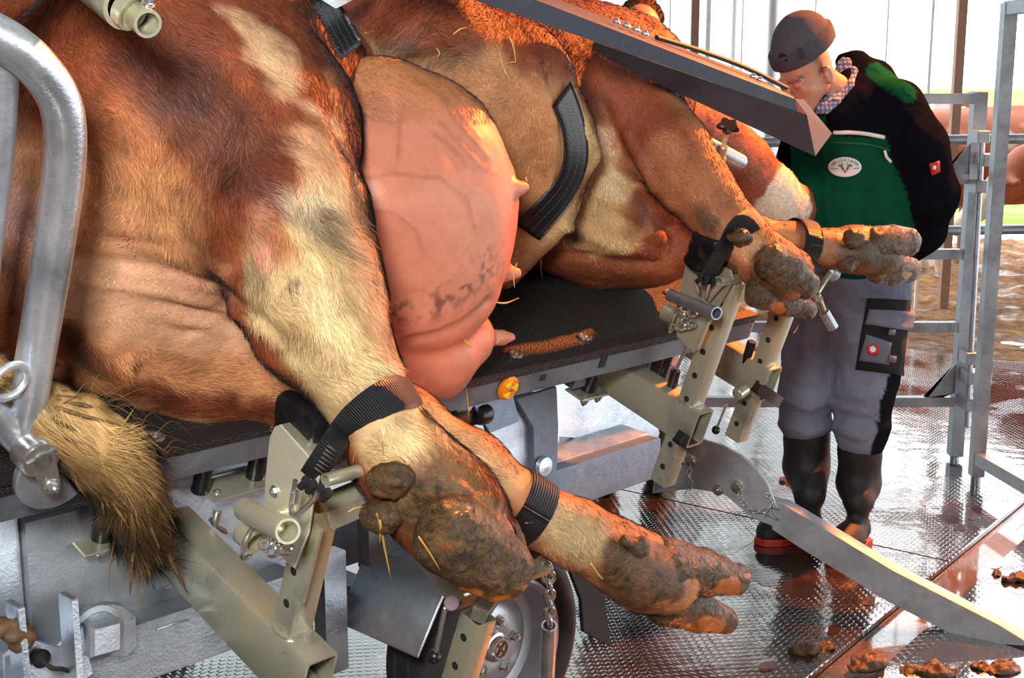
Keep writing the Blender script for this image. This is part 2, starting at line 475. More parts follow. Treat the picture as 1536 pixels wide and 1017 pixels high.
class Body:
    def __init__(s, h):
        s.h = h; s.pr = []
    def cone(s, p0, r0, p1, r1, g=0, k=.03, sq=None, f=1.0, sub=False):
        s.pr.append(('c', np.asarray(p0, float), r0, np.asarray(p1, float), r1, g, k, None if sq is None else unit(sq), f, sub)); return s
    def chain(s, pts, g=0, k=.03, sq=None, f=1.0):
        for (p, r), (q, r2) in zip(pts[:-1], pts[1:]): s.cone(p, r, q, r2, g, k, sq, f)
        return s
    def ell(s, c, R, ax, g=0, k=.03, sub=False):
        """ax: two unit vectors (first, second axis)"""
        a = unit(ax[0]); b = unit(np.asarray(ax[1]) - a * (np.asarray(ax[1]) @ a)); c3 = np.cross(a, b)
        s.pr.append(('e', np.asarray(c, float), np.array(R, float), np.array([a, b, c3]), None, g, k, None, 1.0, sub)); return s
    def d(s, P, pr):
        if pr[0] == 'c':
            _, p0, r0, p1, r1, g, k, sq, f, sub = pr
            if sq is not None:
                e = lambda X: X + (X @ sq)[..., None] * sq * (1 / f - 1)
                P = e(P - p0); ba = e(p1 - p0)
            else:
                P = P - p0; ba = p1 - p0
            L2 = ba @ ba + 1e-12
            t = np.clip((P @ ba) / L2, 0, 1)
            return np.linalg.norm(P - t[..., None] * ba, axis=-1) - (r0 + (r1 - r0) * t)
        _, c, R, ax = pr[:4]
        Q = (P - c) @ ax.T
        k0 = np.linalg.norm(Q / R, axis=-1); k1 = np.linalg.norm(Q / R ** 2, axis=-1) + 1e-9
        return k0 * (k0 - 1) / k1
    def box(s, pr):
        if pr[0] == 'c':
            r = max(pr[2], pr[4]) * max(1, pr[8]); return np.minimum(pr[1], pr[3]) - r, np.maximum(pr[1], pr[3]) + r
        e = np.abs(pr[3].T * pr[2]).sum(1); return pr[1] - e, pr[1] + e
    def build(s):
        add = [p for p in s.pr if not p[9]]
        lo = np.min([s.box(p)[0] for p in add], 0) - 3 * s.h; hi = np.max([s.box(p)[1] for p in add], 0) + 3 * s.h
        N = np.ceil((hi - lo) / s.h).astype(int) + 1
        s.lo, s.N = lo, N
        s.Fd = np.full(N, 1.0, np.float32); best = np.full(N, 9.0, np.float32); s.G = np.zeros(N, np.int8)
        for p in s.pr:
            a, b = s.box(p); pad = p[6] + 2.5 * s.h
            i0 = np.maximum(0, np.floor((a - pad - lo) / s.h).astype(int)); i1 = np.minimum(N, np.ceil((b + pad - lo) / s.h).astype(int) + 1)
            sl = tuple(slice(x, y) for x, y in zip(i0, i1))
            ax = [lo[q] + s.h * np.arange(i0[q], i1[q]) for q in range(3)]
            P = np.stack(np.meshgrid(*ax, indexing='ij'), -1)
            d = s.d(P, p).astype(np.float32); k = p[6]; f = s.Fd[sl]
            if p[9]:
                d = -d; hh = np.maximum(k - np.abs(d - f), 0) / k; s.Fd[sl] = np.maximum(f, d) + hh * hh * k / 4; continue
            hh = np.maximum(k - np.abs(d - f), 0) / k
            s.Fd[sl] = np.minimum(f, d) - hh * hh * k / 4
            bb = best[sl]; m = d < bb; bb[m] = d[m]; s.G[sl][m] = p[5]
        return s
    def val(s, P):
        q = (np.asarray(P) - s.lo) / s.h; I = np.clip(np.floor(q).astype(int), 0, s.N - 2); f = np.clip(q - I, 0, 1)
        r = 0
        for c in range(8):
            o = np.array([(c >> 0) & 1, (c >> 1) & 1, (c >> 2) & 1])
            wgt = np.prod(np.where(o == 1, f, 1 - f), axis=-1); J = I + o
            r = r + wgt * s.Fd[J[..., 0], J[..., 1], J[..., 2]]
        return r
    def hit(s, px, py, t0=1.2, t1=6.0, step=.01):
        r = ray(px, py); t = np.arange(t0, t1, step); P = CAM + t[:, None] * r
        ins = np.all((P > s.lo + s.h) & (P < s.lo + s.h * (s.N - 2)), axis=1)
        v = np.where(ins, s.val(P), 1.0); i = np.argmax(v < 0)
        if v[i] >= 0:
            ii = np.argmin(v); return P[ii], False
        return P[i] + r * step * (v[i - 1] / (v[i - 1] - v[i] + 1e-9) - 1), True
    def normal(s, P):
        e = s.h * 1.2
        g = np.stack([s.val(P + e * a) - s.val(P - e * a) for a in np.eye(3)], -1)
        return g / (np.linalg.norm(g, axis=-1, keepdims=True) + 1e-9)
    def mesh(s):
        Fd = s.Fd; S_ = Fd < 0; sh = tuple(x - 1 for x in Fd.shape)
        def c8(A): return [A[(c & 1):sh[0] + (c & 1), (c >> 1 & 1):sh[1] + (c >> 1 & 1), (c >> 2 & 1):sh[2] + (c >> 2 & 1)] for c in range(8)]
        cs = c8(S_); anyv = cs[0].copy(); allv = cs[0].copy()
        for c in cs[1:]: anyv |= c; allv &= c
        mask = anyv & ~allv; idx = np.argwhere(mask); vid = np.full(sh, -1, np.int32); vid[mask] = np.arange(len(idx))
        cv = np.stack([A[mask] for A in c8(Fd)], 1)
        acc = np.zeros((len(idx), 3)); cnt = np.zeros(len(idx))
        offs = np.array([[(c & 1), (c >> 1 & 1), (c >> 2 & 1)] for c in range(8)], float)
        for a in range(8):
            for q in range(3):
                if a >> q & 1: continue
                b = a | (1 << q); va, vb = cv[:, a], cv[:, b]; cr = (va < 0) != (vb < 0)
                t = np.where(cr, va / (va - vb + 1e-20), 0)
                acc[cr] += offs[a] + (offs[b] - offs[a]) * t[cr, None]; cnt[cr] += 1
        V = s.lo + s.h * (idx + acc / cnt[:, None]); G = s.G[idx[:, 0], idx[:, 1], idx[:, 2]]
        Q = []
        for ax in range(3):
            o1, o2 = (ax + 1) % 3, (ax + 2) % 3
            sl0 = [slice(1, x) for x in sh]; sl1 = list(sl0)
            sl0[ax] = slice(0, sh[ax]); sl1[ax] = slice(1, sh[ax] + 1)
            s0 = S_[tuple(sl0)]; s1 = S_[tuple(sl1)]
            for cr, flip in ((s0 & ~s1, False), (~s0 & s1, True)):
                I = np.argwhere(cr)
                if not len(I): continue
                I = I + np.array([0 if q == ax else 1 for q in range(3)])
                def g(a, b):
                    J = I.copy(); J[:, o1] -= a; J[:, o2] -= b; return vid[J[:, 0], J[:, 1], J[:, 2]]
                q4 = np.stack([g(1, 1), g(0, 1), g(0, 0), g(1, 0)], 1)
                if flip: q4 = q4[:, ::-1]
                Q.append(q4)
        Q = np.concatenate(Q); Q = Q[(Q >= 0).all(1)]
        return V, Q, G
def smooth_mesh(V, Q, it=2, lam=.5):
    E = np.concatenate([Q[:, [0, 1]], Q[:, [1, 2]], Q[:, [2, 3]], Q[:, [3, 0]]]); E = np.concatenate([E, E[:, ::-1]])
    cnt = np.bincount(E[:, 0], minlength=len(V))[:, None]
    for i in range(it):
        A = np.stack([np.bincount(E[:, 0], V[E[:, 1], q], minlength=len(V)) for q in range(3)], 1) / np.maximum(cnt, 1)
        V = V + lam * (A - V)
    return V
def polydist(P2, line):
    line = np.asarray(line, float); d = np.full(len(P2), 1e9)
    for a, b in zip(line[:-1], line[1:]):
        ba = b - a; t = np.clip(((P2 - a) @ ba) / (ba @ ba + 1e-12), 0, 1)
        d = np.minimum(d, np.linalg.norm(P2 - a - t[:, None] * ba, axis=1))
    return d
def fur_mesh(name, parent, V, Q, N, C, Ln, count, flow, lift=.35, jitter=.5, width=.0009, mat=None, keep=None, curl=.3, darken=.55):
    """thin tapering hair strands rooted on the surface"""
    tri = np.concatenate([Q[:, [0, 1, 2]], Q[:, [0, 2, 3]]])
    if keep is not None: tri = tri[keep[tri].all(1)]
    a, b, c = V[tri[:, 0]], V[tri[:, 1]], V[tri[:, 2]]
    ar = np.linalg.norm(np.cross(b - a, c - a), axis=1) / 2
    # nearer surfaces need more strands
    z = (a - CAM) @ FW; ar = ar / np.maximum(z, 1) ** 2 * np.clip(.25 + Ln[tri[:, 0]] / .02, .2, 1.6)
    fi = RNG.choice(len(tri), count, p=ar / ar.sum())
    r1 = np.sqrt(RNG.rand(count, 1)); r2 = RNG.rand(count, 1)
    w0, w1, w2 = 1 - r1, r1 * (1 - r2), r1 * r2
    t = tri[fi]; I = lambda X: w0 * X[t[:, 0]] + w1 * X[t[:, 1]] + w2 * X[t[:, 2]]
    P = I(V); Nn = I(N); Nn /= np.linalg.norm(Nn, axis=1, keepdims=True) + 1e-9
    Cc = I(C); L = I(Ln[:, None]) * (.6 + .8 * RNG.rand(count, 1))
    Fl = I(flow); Fl = Fl - (Fl * Nn).sum(1, keepdims=True) * Nn; Fl /= np.linalg.norm(Fl, axis=1, keepdims=True) + 1e-6
    clump = np.stack([vnoise(P, 26, s) for s in (1, 2, 3)], 1) * 2 * jitter + RNG.randn(count, 3) * .18 * jitter
    D = Fl + clump; D = D - (D * Nn).sum(1, keepdims=True) * Nn; D /= np.linalg.norm(D, axis=1, keepdims=True) + 1e-6
    D1 = D + Nn * lift; D1 /= np.linalg.norm(D1, axis=1, keepdims=True)
    D2 = D + Nn * (lift * .3) + curl * RNG.randn(count, 3) * .5; D2 /= np.linalg.norm(D2, axis=1, keepdims=True)
    m1 = P + D1 * L * .5; tip = m1 + D2 * L * .5
    vd = P - CAM; vd /= np.linalg.norm(vd, axis=1, keepdims=True)
    Sd = np.cross(D, Nn) * .7 + .3 * np.cross(D, vd); Sd /= np.linalg.norm(Sd, axis=1, keepdims=True) + 1e-6
    ww = width * (.7 + .6 * RNG.rand(count, 1)) * np.clip(z[fi][:, None] / 2.2, .8, 1.8)
    VV = np.stack([P - Sd * ww / 2, P + Sd * ww / 2, m1 + Sd * ww * .4, m1 - Sd * ww * .4, tip], 1).reshape(-1, 3)
    k = np.arange(count) * 5
    quads = np.stack([k, k + 1, k + 2, k + 3], 1); tris = np.stack([k + 3, k + 2, k + 4], 1)
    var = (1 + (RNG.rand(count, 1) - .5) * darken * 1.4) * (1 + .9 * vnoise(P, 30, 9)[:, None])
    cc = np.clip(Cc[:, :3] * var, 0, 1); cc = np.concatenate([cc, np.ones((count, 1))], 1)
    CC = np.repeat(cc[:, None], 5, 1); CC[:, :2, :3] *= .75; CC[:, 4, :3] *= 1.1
    Nr = Nn + .35 * D * 0 + .25 * RNG.randn(count, 3) * .6; Nr /= np.linalg.norm(Nr, axis=1, keepdims=True)
    NN = np.repeat(Nr[:, None], 5, 1)
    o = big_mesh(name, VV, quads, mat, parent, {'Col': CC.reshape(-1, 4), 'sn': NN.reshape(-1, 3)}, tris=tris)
    o['kind'] = 'stuff'
    return o
def vnormals(V, Q):
    fn = np.cross(V[Q[:, 2]] - V[Q[:, 0]], V[Q[:, 3]] - V[Q[:, 1]]); N = np.zeros_like(V)
    for q in range(4):
        for a in range(3): N[:, a] += np.bincount(Q[:, q], fn[:, a], minlength=len(V))
    return N / (np.linalg.norm(N, axis=1, keepdims=True) + 1e-12)
def text(name, s, size, loc, right, up, mat, parent=None, label=None, ext=.0006, bold=0):
    cu = bpy.data.curves.new(name, 'FONT'); cu.body = s; cu.size = size; cu.extrude = ext; cu.offset = bold
    cu.align_x = 'CENTER'; cu.align_y = 'CENTER'; cu.materials.append(mat)
    tmp = bpy.data.objects.new('tmp', cu); COL.objects.link(tmp); bpy.context.view_layer.update()
    me = bpy.data.meshes.new_from_object(tmp); bpy.data.objects.remove(tmp); bpy.data.curves.remove(cu)
    o = bpy.data.objects.new(name, me); COL.objects.link(o)
    r = unit(right); v = unit(np.asarray(up) - r * (np.asarray(up) @ r)); z = np.cross(r, v)
    o.rotation_euler = Matrix((r, v, z)).transposed().to_euler()
    o.parent = parent; o.location = np.asarray(loc) - (world_loc(parent) if parent is not None else 0)
    if label: o['label'] = label
    return o
# ================================================================== THE SETTING
def struct(name, m, mat, **kw):
    o = mesh_obj(name, m[0], m[1], mat, **kw); o['kind'] = 'structure'; return o
def slab(x0, x1, y0, y1, z0, z1):
    return bevel_prism([(x0, y0), (x1, y0), (x1, y1), (x0, y1)], np.array([1., 0, 0]), np.array([0, 1., 0]), Z3, np.array([0, 0, z0]), z1 - z0, .003)
def conc():
    t = NT('wet_concrete')
    a = t.noise(1.3, 5, .6, dist=.4); f = t.noise(40, 4, .7)
    c = t.ramp(a, [(.35, lin(66, 50, 38)), (.5, lin(104, 92, 80)), (.65, lin(84, 60, 40))])
    pud = t.ramp(t.noise(1.1, 3), [(.42, (0, 0, 0, 1)), (.52, (1, 1, 1, 1))])
    return t.out(Base_Color=c, Roughness=t.mapr(pud, 0, 1, .3, .03), Normal=t.bump(t.math('MULTIPLY', f, t.mapr(pud, 0, 1, 1, .02)), .006), Specular_IOR_Level=1.0, Coat_Weight=.8, Coat_Roughness=.05)
M['concrete'] = conc()
struct('floor', slab(-7, 8, -3.5, 13.5, -.1, -.025), M['concrete'])
# rubber mats: dark studded rubber under a film of water
sd = unit([.607, .795, 0]); sq_ = np.array([sd[1], -sd[0], 0])
SANG = math.atan2(sd[1], sd[0])
def matmat2():
    t = NT('wet_studded_rubber')
    mp = t.mapping(rot=(0, 0, -SANG + .0))
    sx = t.n('ShaderNodeSeparateXYZ'); t.t.links.new(mp, sx.inputs[0])
    k = 2 * math.pi / .021
    X, Y = sx.outputs[0], sx.outputs[1]
    p = t.math('SINE', t.math('MULTIPLY', t.math('ADD', X, Y), k * .62)); q = t.math('SINE', t.math('MULTIPLY', t.math('SUBTRACT', X, Y), k * .62))
    stud = t.math('MULTIPLY', t.math('ADD', t.math('ADD', p, q), 2.0), .25)
    stud = t.ramp(stud, [(.45, (0, 0, 0, 1)), (.72, (1, 1, 1, 1))])
    pn = t.noise(1.05, 3, .5, dist=.5)
    flow = t.noise(5, 3, .6)
    pud = t.ramp(t.math('ADD', t.math('MULTIPLY', pn, .85), t.math('MULTIPLY', flow, .15)), [(.44, (0, 0, 0, 1)), (.54, (1, 1, 1, 1))])
    g = t.noise(14, 5, .7)
    muck = t.ramp(t.noise(3.0, 6, .72, dist=.6), [(.52, (0, 0, 0, 1)), (.66, (1, 1, 1, 1))])
    c = t.mix(muck, lin(40, 37, 36), lin(74, 50, 30))
    c = t.mix(t.mapr(g, .35, .7, 0, .35), c, lin(58, 50, 42))
    rough = t.math('ADD', t.mapr(pud, 0, 1, .16, .035), t.mapr(g, .4, .7, 0, .1))
    h = t.math('MULTIPLY', stud, t.mapr(pud, 0, 1, 1, .10))
    n1 = t.bump(h, .0018, .6)
    n2 = t.bump(t.math('MULTIPLY', t.noise(6, 2), t.mapr(pud, 0, 1, 1, .3)), .012, .35, prev=n1)
    return t.out(Base_Color=c, Roughness=rough, Normal=n2, Specular_IOR_Level=1.0, Coat_Weight=1.0, Coat_IOR=1.8, Coat_Roughness=.08, Coat_Normal=n2)
M['floormat'] = matmat2()
s0 = np.array([.808, 3.334, 0]); s1 = np.array([1.085, 3.469, 0])
def mat_slab(o0, a0, a1, w0, w1, label, cut=False):
    V, Fc = bevel_prism([(a0, w0), (a1, w0), (a1, w1), (a0, w1)], sd, sq_, -Z3, o0, .022, .004)
    o = mesh_obj('rubber_floor_mat', V, [f[::-1] for f in Fc], M['floormat'])
    tag(o, label, 'floor mat', kind=None); return o
mat_slab(s0, -3.4, 1.12, -4.6, 0, 'wet black studded rubber floor mat under the table and the standing man')
mat_slab(s0, 1.126, 4.6, -4.6, 0, 'wet studded rubber floor mat farther back by the gate feet')
mat_slab(s1, -3.0, 4.4, 0, 3.4, 'dirty brown wet rubber floor mat in the lower right corner')
# oval drain slots in the mats: brimful of water
def slot(px, py, L, wd_):
    c = onz(px, py, .0006)
    poly = [(L / 2 * math.cos(a), wd_ / 2 * math.sin(a)) for a in np.linspace(0, 2 * math.pi, 18, endpoint=False)]
    o = mesh_obj('water_filled_slot', *bevel_prism(poly, sd, sq_, Z3, c, .0012, .0005), M['water'])
    o['kind'] = 'stuff'; return o
def waterm():
    t = NT('water_film')
    return t.out(Base_Color=lin(60, 50, 42), Roughness=.02, Specular_IOR_Level=1.0, Coat_Weight=1.0, Coat_IOR=1.9, Coat_Roughness=.02)
M['water'] = waterm()
for px, py in ((1250, 945), (1305, 902), (1492, 848), (1460, 776), (1440, 792), (1150, 1000)):
    slot(px, py, .075, .045)
# walls and roof
def corr(name, c1, c2, sc, axis='X'):
    t = NT(name); wv = t.wave(sc, axis=axis)
    return t.out(Base_Color=t.ramp(t.noise(2, 3), [(.3, c1), (.7, c2)]), Roughness=.6, Normal=t.bump(wv, .02, .6))
def transl():
    t = NT('translucent_white_panel')
    c = t.ramp(t.noise(1.5, 3), [(.3, lin(214, 222, 230)), (.7, lin(236, 240, 244))])
    tr_ = t.n('ShaderNodeBsdfTranslucent'); t.put(tr_.inputs['Color'], c)
    mx = t.n('ShaderNodeMixShader'); mx.inputs[0].default_value = .62
    t.put(t.b.inputs['Base Color'], c); t.b.inputs['Roughness'].default_value = .6
    t.t.links.new(t.b.outputs[0], mx.inputs[1]); t.t.links.new(tr_.outputs[0], mx.inputs[2])
    t.t.links.new(mx.outputs[0], t.t.nodes['Material Output'].inputs[0])
    return t.m
M['panel'] = transl()
M['dark_clad'] = corr('weathered_cladding', lin(96, 104, 110), lin(150, 158, 162), 9)
M['roof'] = flat('roof_underside', lin(140, 135, 128), .8)
M['brown'] = flat('brown_painted_post', lin(150, 110, 88), .6)
M['white_paint'] = flat('white_paint', lin(235, 238, 240), .6)
struct('ceiling', slab(-7, 8, -3.5, 9.3, 4.3, 4.4), M['roof'])
struct('wall_left', slab(-7.1, -7, -3.5, 9.3, -.1, 4.4), M['dark_clad'])
struct('wall_front', slab(-7, 8, -3.6, -3.5, -.1, 4.4), M['roof'])
struct('wall_right', slab(8, 8.1, -3.5, 9.3, 2.6, 4.4), M['roof'])
# translucent back wall: one sheet thick, made of separate panels between rails
wb = struct('wall_back', slab(-7, 1.15, 9.2, 9.3, -.1, .12), M['white_paint'])
for i in range(20):
    x = -6.9 + i * .5
    if x > 2.4: break
    a = x + .01; b = x + .485
    o = mesh_obj('wall_panel', [(a, 9.24, .12), (b, 9.24, .12), (b, 9.24, 4.25), (a, 9.24, 4.25)], [(0, 1, 2, 3)], M['panel'], wb)
    mesh_obj('panel_rib', *slab(b, b + .008, 9.235, 9.25, .12, 4.25), M['white_paint'], wb)
mesh_obj('top_rail', *slab(-7, 2.62, 9.2, 9.28, 4.2, 4.3), M['white_paint'], wb)
# cladding seen over the cow's rump
cl = struct('wall_back_left', slab(-3.2, -1.6, 5.9, 5.95, 0, 4.2), M['dark_clad'])
for i in range(20):
    x = -3.2 + i * .08
    mesh_obj('cladding_strip', *slab(x, x + .062, 5.875, 5.9, .0, 4.18), M['dark_clad'], cl)
# slender uprights of the open side
def post(px0, px1, Y, mat, label, z1=4.3, cat='post', zbase=-.02):
    a = onY(px0, 100, Y); b = onY(px1, 100, Y)
    o = mesh_obj('upright_post', *slab(a[0], b[0], Y, Y + abs(b[0] - a[0]), zbase, z1), mat); tag(o, label, cat); return o
post(1433, 1446, 9.25, M['brown'], 'brown post standing behind the gate corner against the bright field')
post(1150, 1162, 9.25, M['brown'], 'brown post rising just left of the grey beanie')
post(1036, 1047, 9.0, M['brown'], 'dark post end on the white wall above the steel arm', z1=4.3)
post(1096, 1101, 9.25, M['brown'], 'thin reddish pole between two white wall strips')
post(1058, 1064, 9.05, M['white_paint'], 'narrow white pole beside the dark post on the wall')
post(1393, 1397, 9.25, M['white_paint'], 'thin pale pole against the bright sky right of the man')
post(1405, 1432, 11.5, M['white_paint'], 'broad white pillar rising from the green field', z1=1.45)
t_ = thing('crate_stack', 'small stack of slatted boards below the gate top rail by the field', 'crate', onY(1437, 190, 11.6))
for i in range(4):
    a = onY(1428, 182 - i * 13, 11.6); b = onY(1452, 182 - i * 13, 11.6)
    mesh_obj('board', *bevel_prism([(a[0], -.02), (b[0], -.02), (b[0], .02), (a[0], .02)], np.array([1., 0, 0]), Z3, np.array([0, 1., 0]), np.array([0, 11.55, a[2]]), .1, .004), M['brown'], t_)
for px in (1429, 1449):
    a = onY(px, 185, 11.66)
    mesh_obj('upright', *slab(a[0], a[0] + .03, 11.66, 11.7, -.02, onY(px, 138, 11.6)[2]), M['brown'], t_)
# field outside
def grassm():
    t = NT('bright_grass')
    return t.out(Base_Color=t.ramp(t.noise(1.5, 5, .7), [(.3, lin(96, 150, 40)), (.7, lin(150, 190, 80))]), Roughness=.9)
M['grass'] = grassm()
g_ = mesh_obj('grass_field', [(-120, 16, -.02), (160, 16, -.02), (160, 420, -.02), (-120, 420, -.02), (-120, 420, -.1), (160, 420, -.1), (160, 16, -.1), (-120, 16, -.1)],
              [(0, 1, 2, 3), (4, 5, 6, 7), (0, 7, 6, 1), (2, 5, 4, 3), (1, 6, 5, 2), (0, 3, 4, 7)], M['grass'])
g_['kind'] = 'stuff'
# bedding of manure and straw in the far pen
def beddingm():
    t = NT('manure_bedding')
    a = t.noise(6, 6, .75, dist=.8)
    c = t.ramp(a, [(.32, lin(70, 45, 22)), (.5, lin(140, 92, 48)), (.66, lin(186, 140, 84))])
    return t.out(Base_Color=c, Roughness=t.mapr(t.noise(3, 3), .38, .5, .2, .85), Normal=t.bump(a, .06))
M['bedding'] = beddingm()
gx = np.linspace(1.2, 8, 120); gy = np.linspace(7.6, 13.3, 110)
X, Y = np.meshgrid(gx, gy, indexing='ij'); P = np.stack([X, Y, 0 * X], -1)
edge = np.clip((Y - 7.7 - .6 * vnoise(P, 1.7, 3)) / .8, 0, 1) * np.clip((X - 1.3) / .5, 0, 1)
P[..., 2] = -.03 + edge * (.05 + .09 * (fbm(P, 3.0, 4, 5)) + .03 * vnoise(P, 16, 2))
I = np.arange(120 * 110).reshape(120, 110)
q = np.stack([I[:-1, :-1], I[1:, :-1], I[1:, 1:], I[:-1, 1:]], -1).reshape(-1, 4)
b_ = big_mesh('straw_bedding', P.reshape(-1, 3), q, M['bedding']); b_['kind'] = 'stuff'
# lumps of manure on the mats
def clump(px, py, r, seed, label, flatn=.2, z=0.0):
    c = onz(px, py, z); bo = Body(.006)
    rg = np.random.RandomState(seed)
    for i in range(9):
        q_ = c + np.array([rg.randn() * r * .5, rg.randn() * r * .35, .002 + abs(rg.randn()) * r * .08])
        bo.ell(q_, (r * .4, r * .32, r * flatn * .6), ((1, .2 * rg.randn(), 0), (0, 1, 0)), k=.02)
    bo.build(); V, Q, G = bo.mesh(); V = V + (fbm(V, 50, 3, seed) * .022)[:, None] * unit([0, 0, 1])
    V = V[:, :]; V[:, 2] = np.maximum(V[:, 2], z - .002)
    nC = vnoise(V, 30, 4)[:, None]; C = np.concatenate([np.array([lin(78, 56, 32)[:3]]) * (1 + nC), np.full((len(V), 1), .5)], 1)
    o = big_mesh('manure_clump', V, Q, M['muck'], attrs={'Col': C}); tag(o, label, 'manure'); return o
clump(1215, 975, .06, 3, 'flat brown manure patch on the wet mat below the ramp arm')
clump(1300, 1000, .07, 5, 'large pale manure clump at the bottom edge of the lower right mat')
clump(1400, 1012, .055, 6, 'reddish manure clump at the bottom edge right of the pale one')
clump(1492, 1004, .055, 7, 'manure clump below the tip of the steel ramp arm')
clump(1528, 870, .05, 8, 'small orange-lit manure lump at the right edge of the floor')
clump(1180, 722, .02, 9, 'tiny brown manure speck beside the left boot')

# pen rails and gates
def sqbar(p0, p1, s_=.05, mat=None, parent=None, name='rail', up=(0, 0, 1), s2=None):
    return mesh_obj(name, *beam(p0, p1, s2 or s_, s_, up, .004), mat or M['galv'], parent)
pf = thing('pen_fence', 'round grey pen fence rails in front of the background cows', 'fence', onz(1400, 520, 0))
for y, Y in ((209, 7.4), (345, 7.4)):
    a = onY(1040, y + 6, Y); b = onY(1620, y - 2, Y)
    mesh_obj('round_rail', *cyl(a, b, .028), M['galv'], pf, autos=40)
for px in (1060, 1600):
    a = onY(px, 205, 7.4); mesh_obj('fence_post', *cyl((a[0], 7.46, -.02), (a[0], 7.46, a[2] + .1), .035), M['galv'], pf, autos=40)
YA = 5.45
ga = thing('steel_gate', 'square tube steel gate with five rails behind the man', 'gate', onY(1435, 700, YA))
xr = onY(1450, 420, YA)[0]; xl = onY(1010, 420, YA)[0]
zt = onY(1450, 147, YA)[2]
sqbar((xr, YA, .02), (xr, YA, zt + .028), .055, parent=ga, name='gate_post')
sqbar((xl, YA, .02), (xl, YA, zt + .028), .055, parent=ga, name='gate_post')
for y in (148, 268, 381, 490, 602):
    z = onY(1450, y, YA)[2]; sqbar((xl, YA, z), (xr, YA, z), .042, parent=ga, name='rail')
for y, s_ in ((262, 1), (590, 1)):
    z = onY(1450, y, YA)[2]
    V, Fc = bevel_prism([(0, 0), (-.13, -.02), (-.13, -.05), (0, .13 * s_)], np.array([1., 0, 0]), Z3, np.array([0, 1., 0]), np.array([xr - .028, YA - .01, z]), .012, .002)
    mesh_obj('gusset_plate', V, Fc, M['galv'], ga)
# latch plates and drop bolt between the two gates
for y, x0, x1 in ((205, 1465, 1482), (240, 1474, 1508), (280, 1462, 1478), (537, 1448, 1462), (567, 1450, 1485), (607, 1448, 1460)):
    a = onY(x0, y - 9, YA - .12); b = onY(x1, y + 9, YA - .12)
    mesh_obj('latch_plate', *bevel_prism([(a[0], b[2]), (b[0], b[2]), (b[0], a[2]), (a[0], a[2])], np.array([1., 0, 0]), Z3, np.array([0, 1., 0]), np.array([0, YA - .14, 0]), .1, .003), M['galv'], ga)
pb0 = onY(1474, 200, YA - .1); pb1 = onY(1450, 640, YA - .1)
mesh_obj('drop_bolt', *cyl(pb1, pb0, .012), M['galv'], ga, autos=40)
gb = thing('open_steel_gate', 'tall pale steel gate frame at the right edge swung towards the viewer', 'gate', onz(1463, 732, 0))
base = onz(1463, 728, .0); zt2 = onY(1506, 12, base[1])[2]
dirb = unit(onz(1700, 830, .08) - onz(1463, 692, .08)); dirb[2] = 0; dirb = unit(dirb)
x0 = base + Z3 * .04
sqbar(x0, base + Z3 * (zt2 + .02), .05, parent=gb, name='gate_post')
for z in (.12, zt2):
    p = np.array([base[0], base[1], z]); sqbar(p, p + dirb * 1.6, .05, parent=gb, name='rail')
sqbar(x0 + dirb * 1.6, base + dirb * 1.6 + Z3 * zt2, .05, parent=gb, name='gate_post')
mesh_obj('wheel_foot', *cyl(base + Z3 * -.002, base + Z3 * .05, .02), M['galv'], gb, autos=40)
mesh_obj('foot', *cyl(base + dirb * 1.6 + Z3 * -.002, base + dirb * 1.6 + Z3 * .05, .02), M['galv'], gb, autos=40)
for xx in (xl, xr):
    mesh_obj('foot', *cyl((xx, YA, -.002), (xx, YA, .03), .02), M['galv'], ga, autos=40)
# ================================================================== THE TRIMMING TABLE (tilting trailer)
def onpl(px, py, p0, N):
    r = ray(px, py); return CAM + r * (((p0 - CAM) @ N) / (r @ N))
tb = thing('tilting_cattle_table', 'galvanised wheeled tilting table with black mat that carries the brown cow lying on its side', 'trailer', H(.8, -.6, 0))
def P_(name, m, mat, parent=None, label=None, autos=35):
    o = mesh_obj(name, m[0], m[1], mat, parent or tb, autos=autos)
    if label: o['label'] = label
    return o
def tbox(a0, a1, b0, b1, c0, c1, bev=.003):
    return bevel_prism([(a0, b0), (a1, b0), (a1, b1), (a0, b1)], u, n, w, A0 + c0 * w, c1 - c0, bev)
def hbox(a0, a1, b0, b1, z0, z1, bev=.003):
    return bevel_prism([(a0, b0), (a1, b0), (a1, b1), (a0, b1)], u, nh, Z3, np.array([A0[0], A0[1], z0]), z1 - z0, bev)
deck = P_('deck_plate', tbox(-.75, LU + .0, -1.28, -.012, -.045, -.004), M['galv_dark'])
rubm = P_('rubber_mat', tbox(-.75, LU, -1.28, .006, -.004, .018), M['mat'], label='black granular rubber mat')
P_('mat_edge_strip', tbox(-.75, LU, -.022, .010, .0185, .022, .001), M['rubber'], rubm)
for px, py in ((232, 657), (92, 562), (773, 532), (877, 506), (1005, 440), (1090, 440)):
    c = onc(px, py, .019)
    g = lathe(c, c + w, [(0, .019), (.004, .018), (.005, .012), (.001, .008), (.001, .0005)], 20, cap=False)
    P_('grommet', g, M['chrome'], rubm)
    P_('screw_head', lathe(c, c + w, [(.001, .007), (.005, .006), (.006, .003), (.003, .0005)], 12, cap=False), M['chrome'], rubm)
M['rail'] = galv('weathered_rail_steel', lin(84, 92, 102), lin(122, 132, 142), .5, .45)
rail = P_('front_rail', tbox(-.75, LU + .005, -.012, .0, -.058, .0, .002), M['rail'])
P_('end_rail', tbox(LU - .0, LU + .012, -1.28, .0, -.058, .0, .002), M['galv'])
P_('back_rail', tbox(-.75, LU, -1.29, -1.28, -.058, .0, .002), M['galv'])
for a in (-.5, .1, .7, 1.2, 1.75):
    P_('cross_member', tbox(a - .025, a + .025, -1.25, -.02, -.10, -.046), M['galv_dark'])
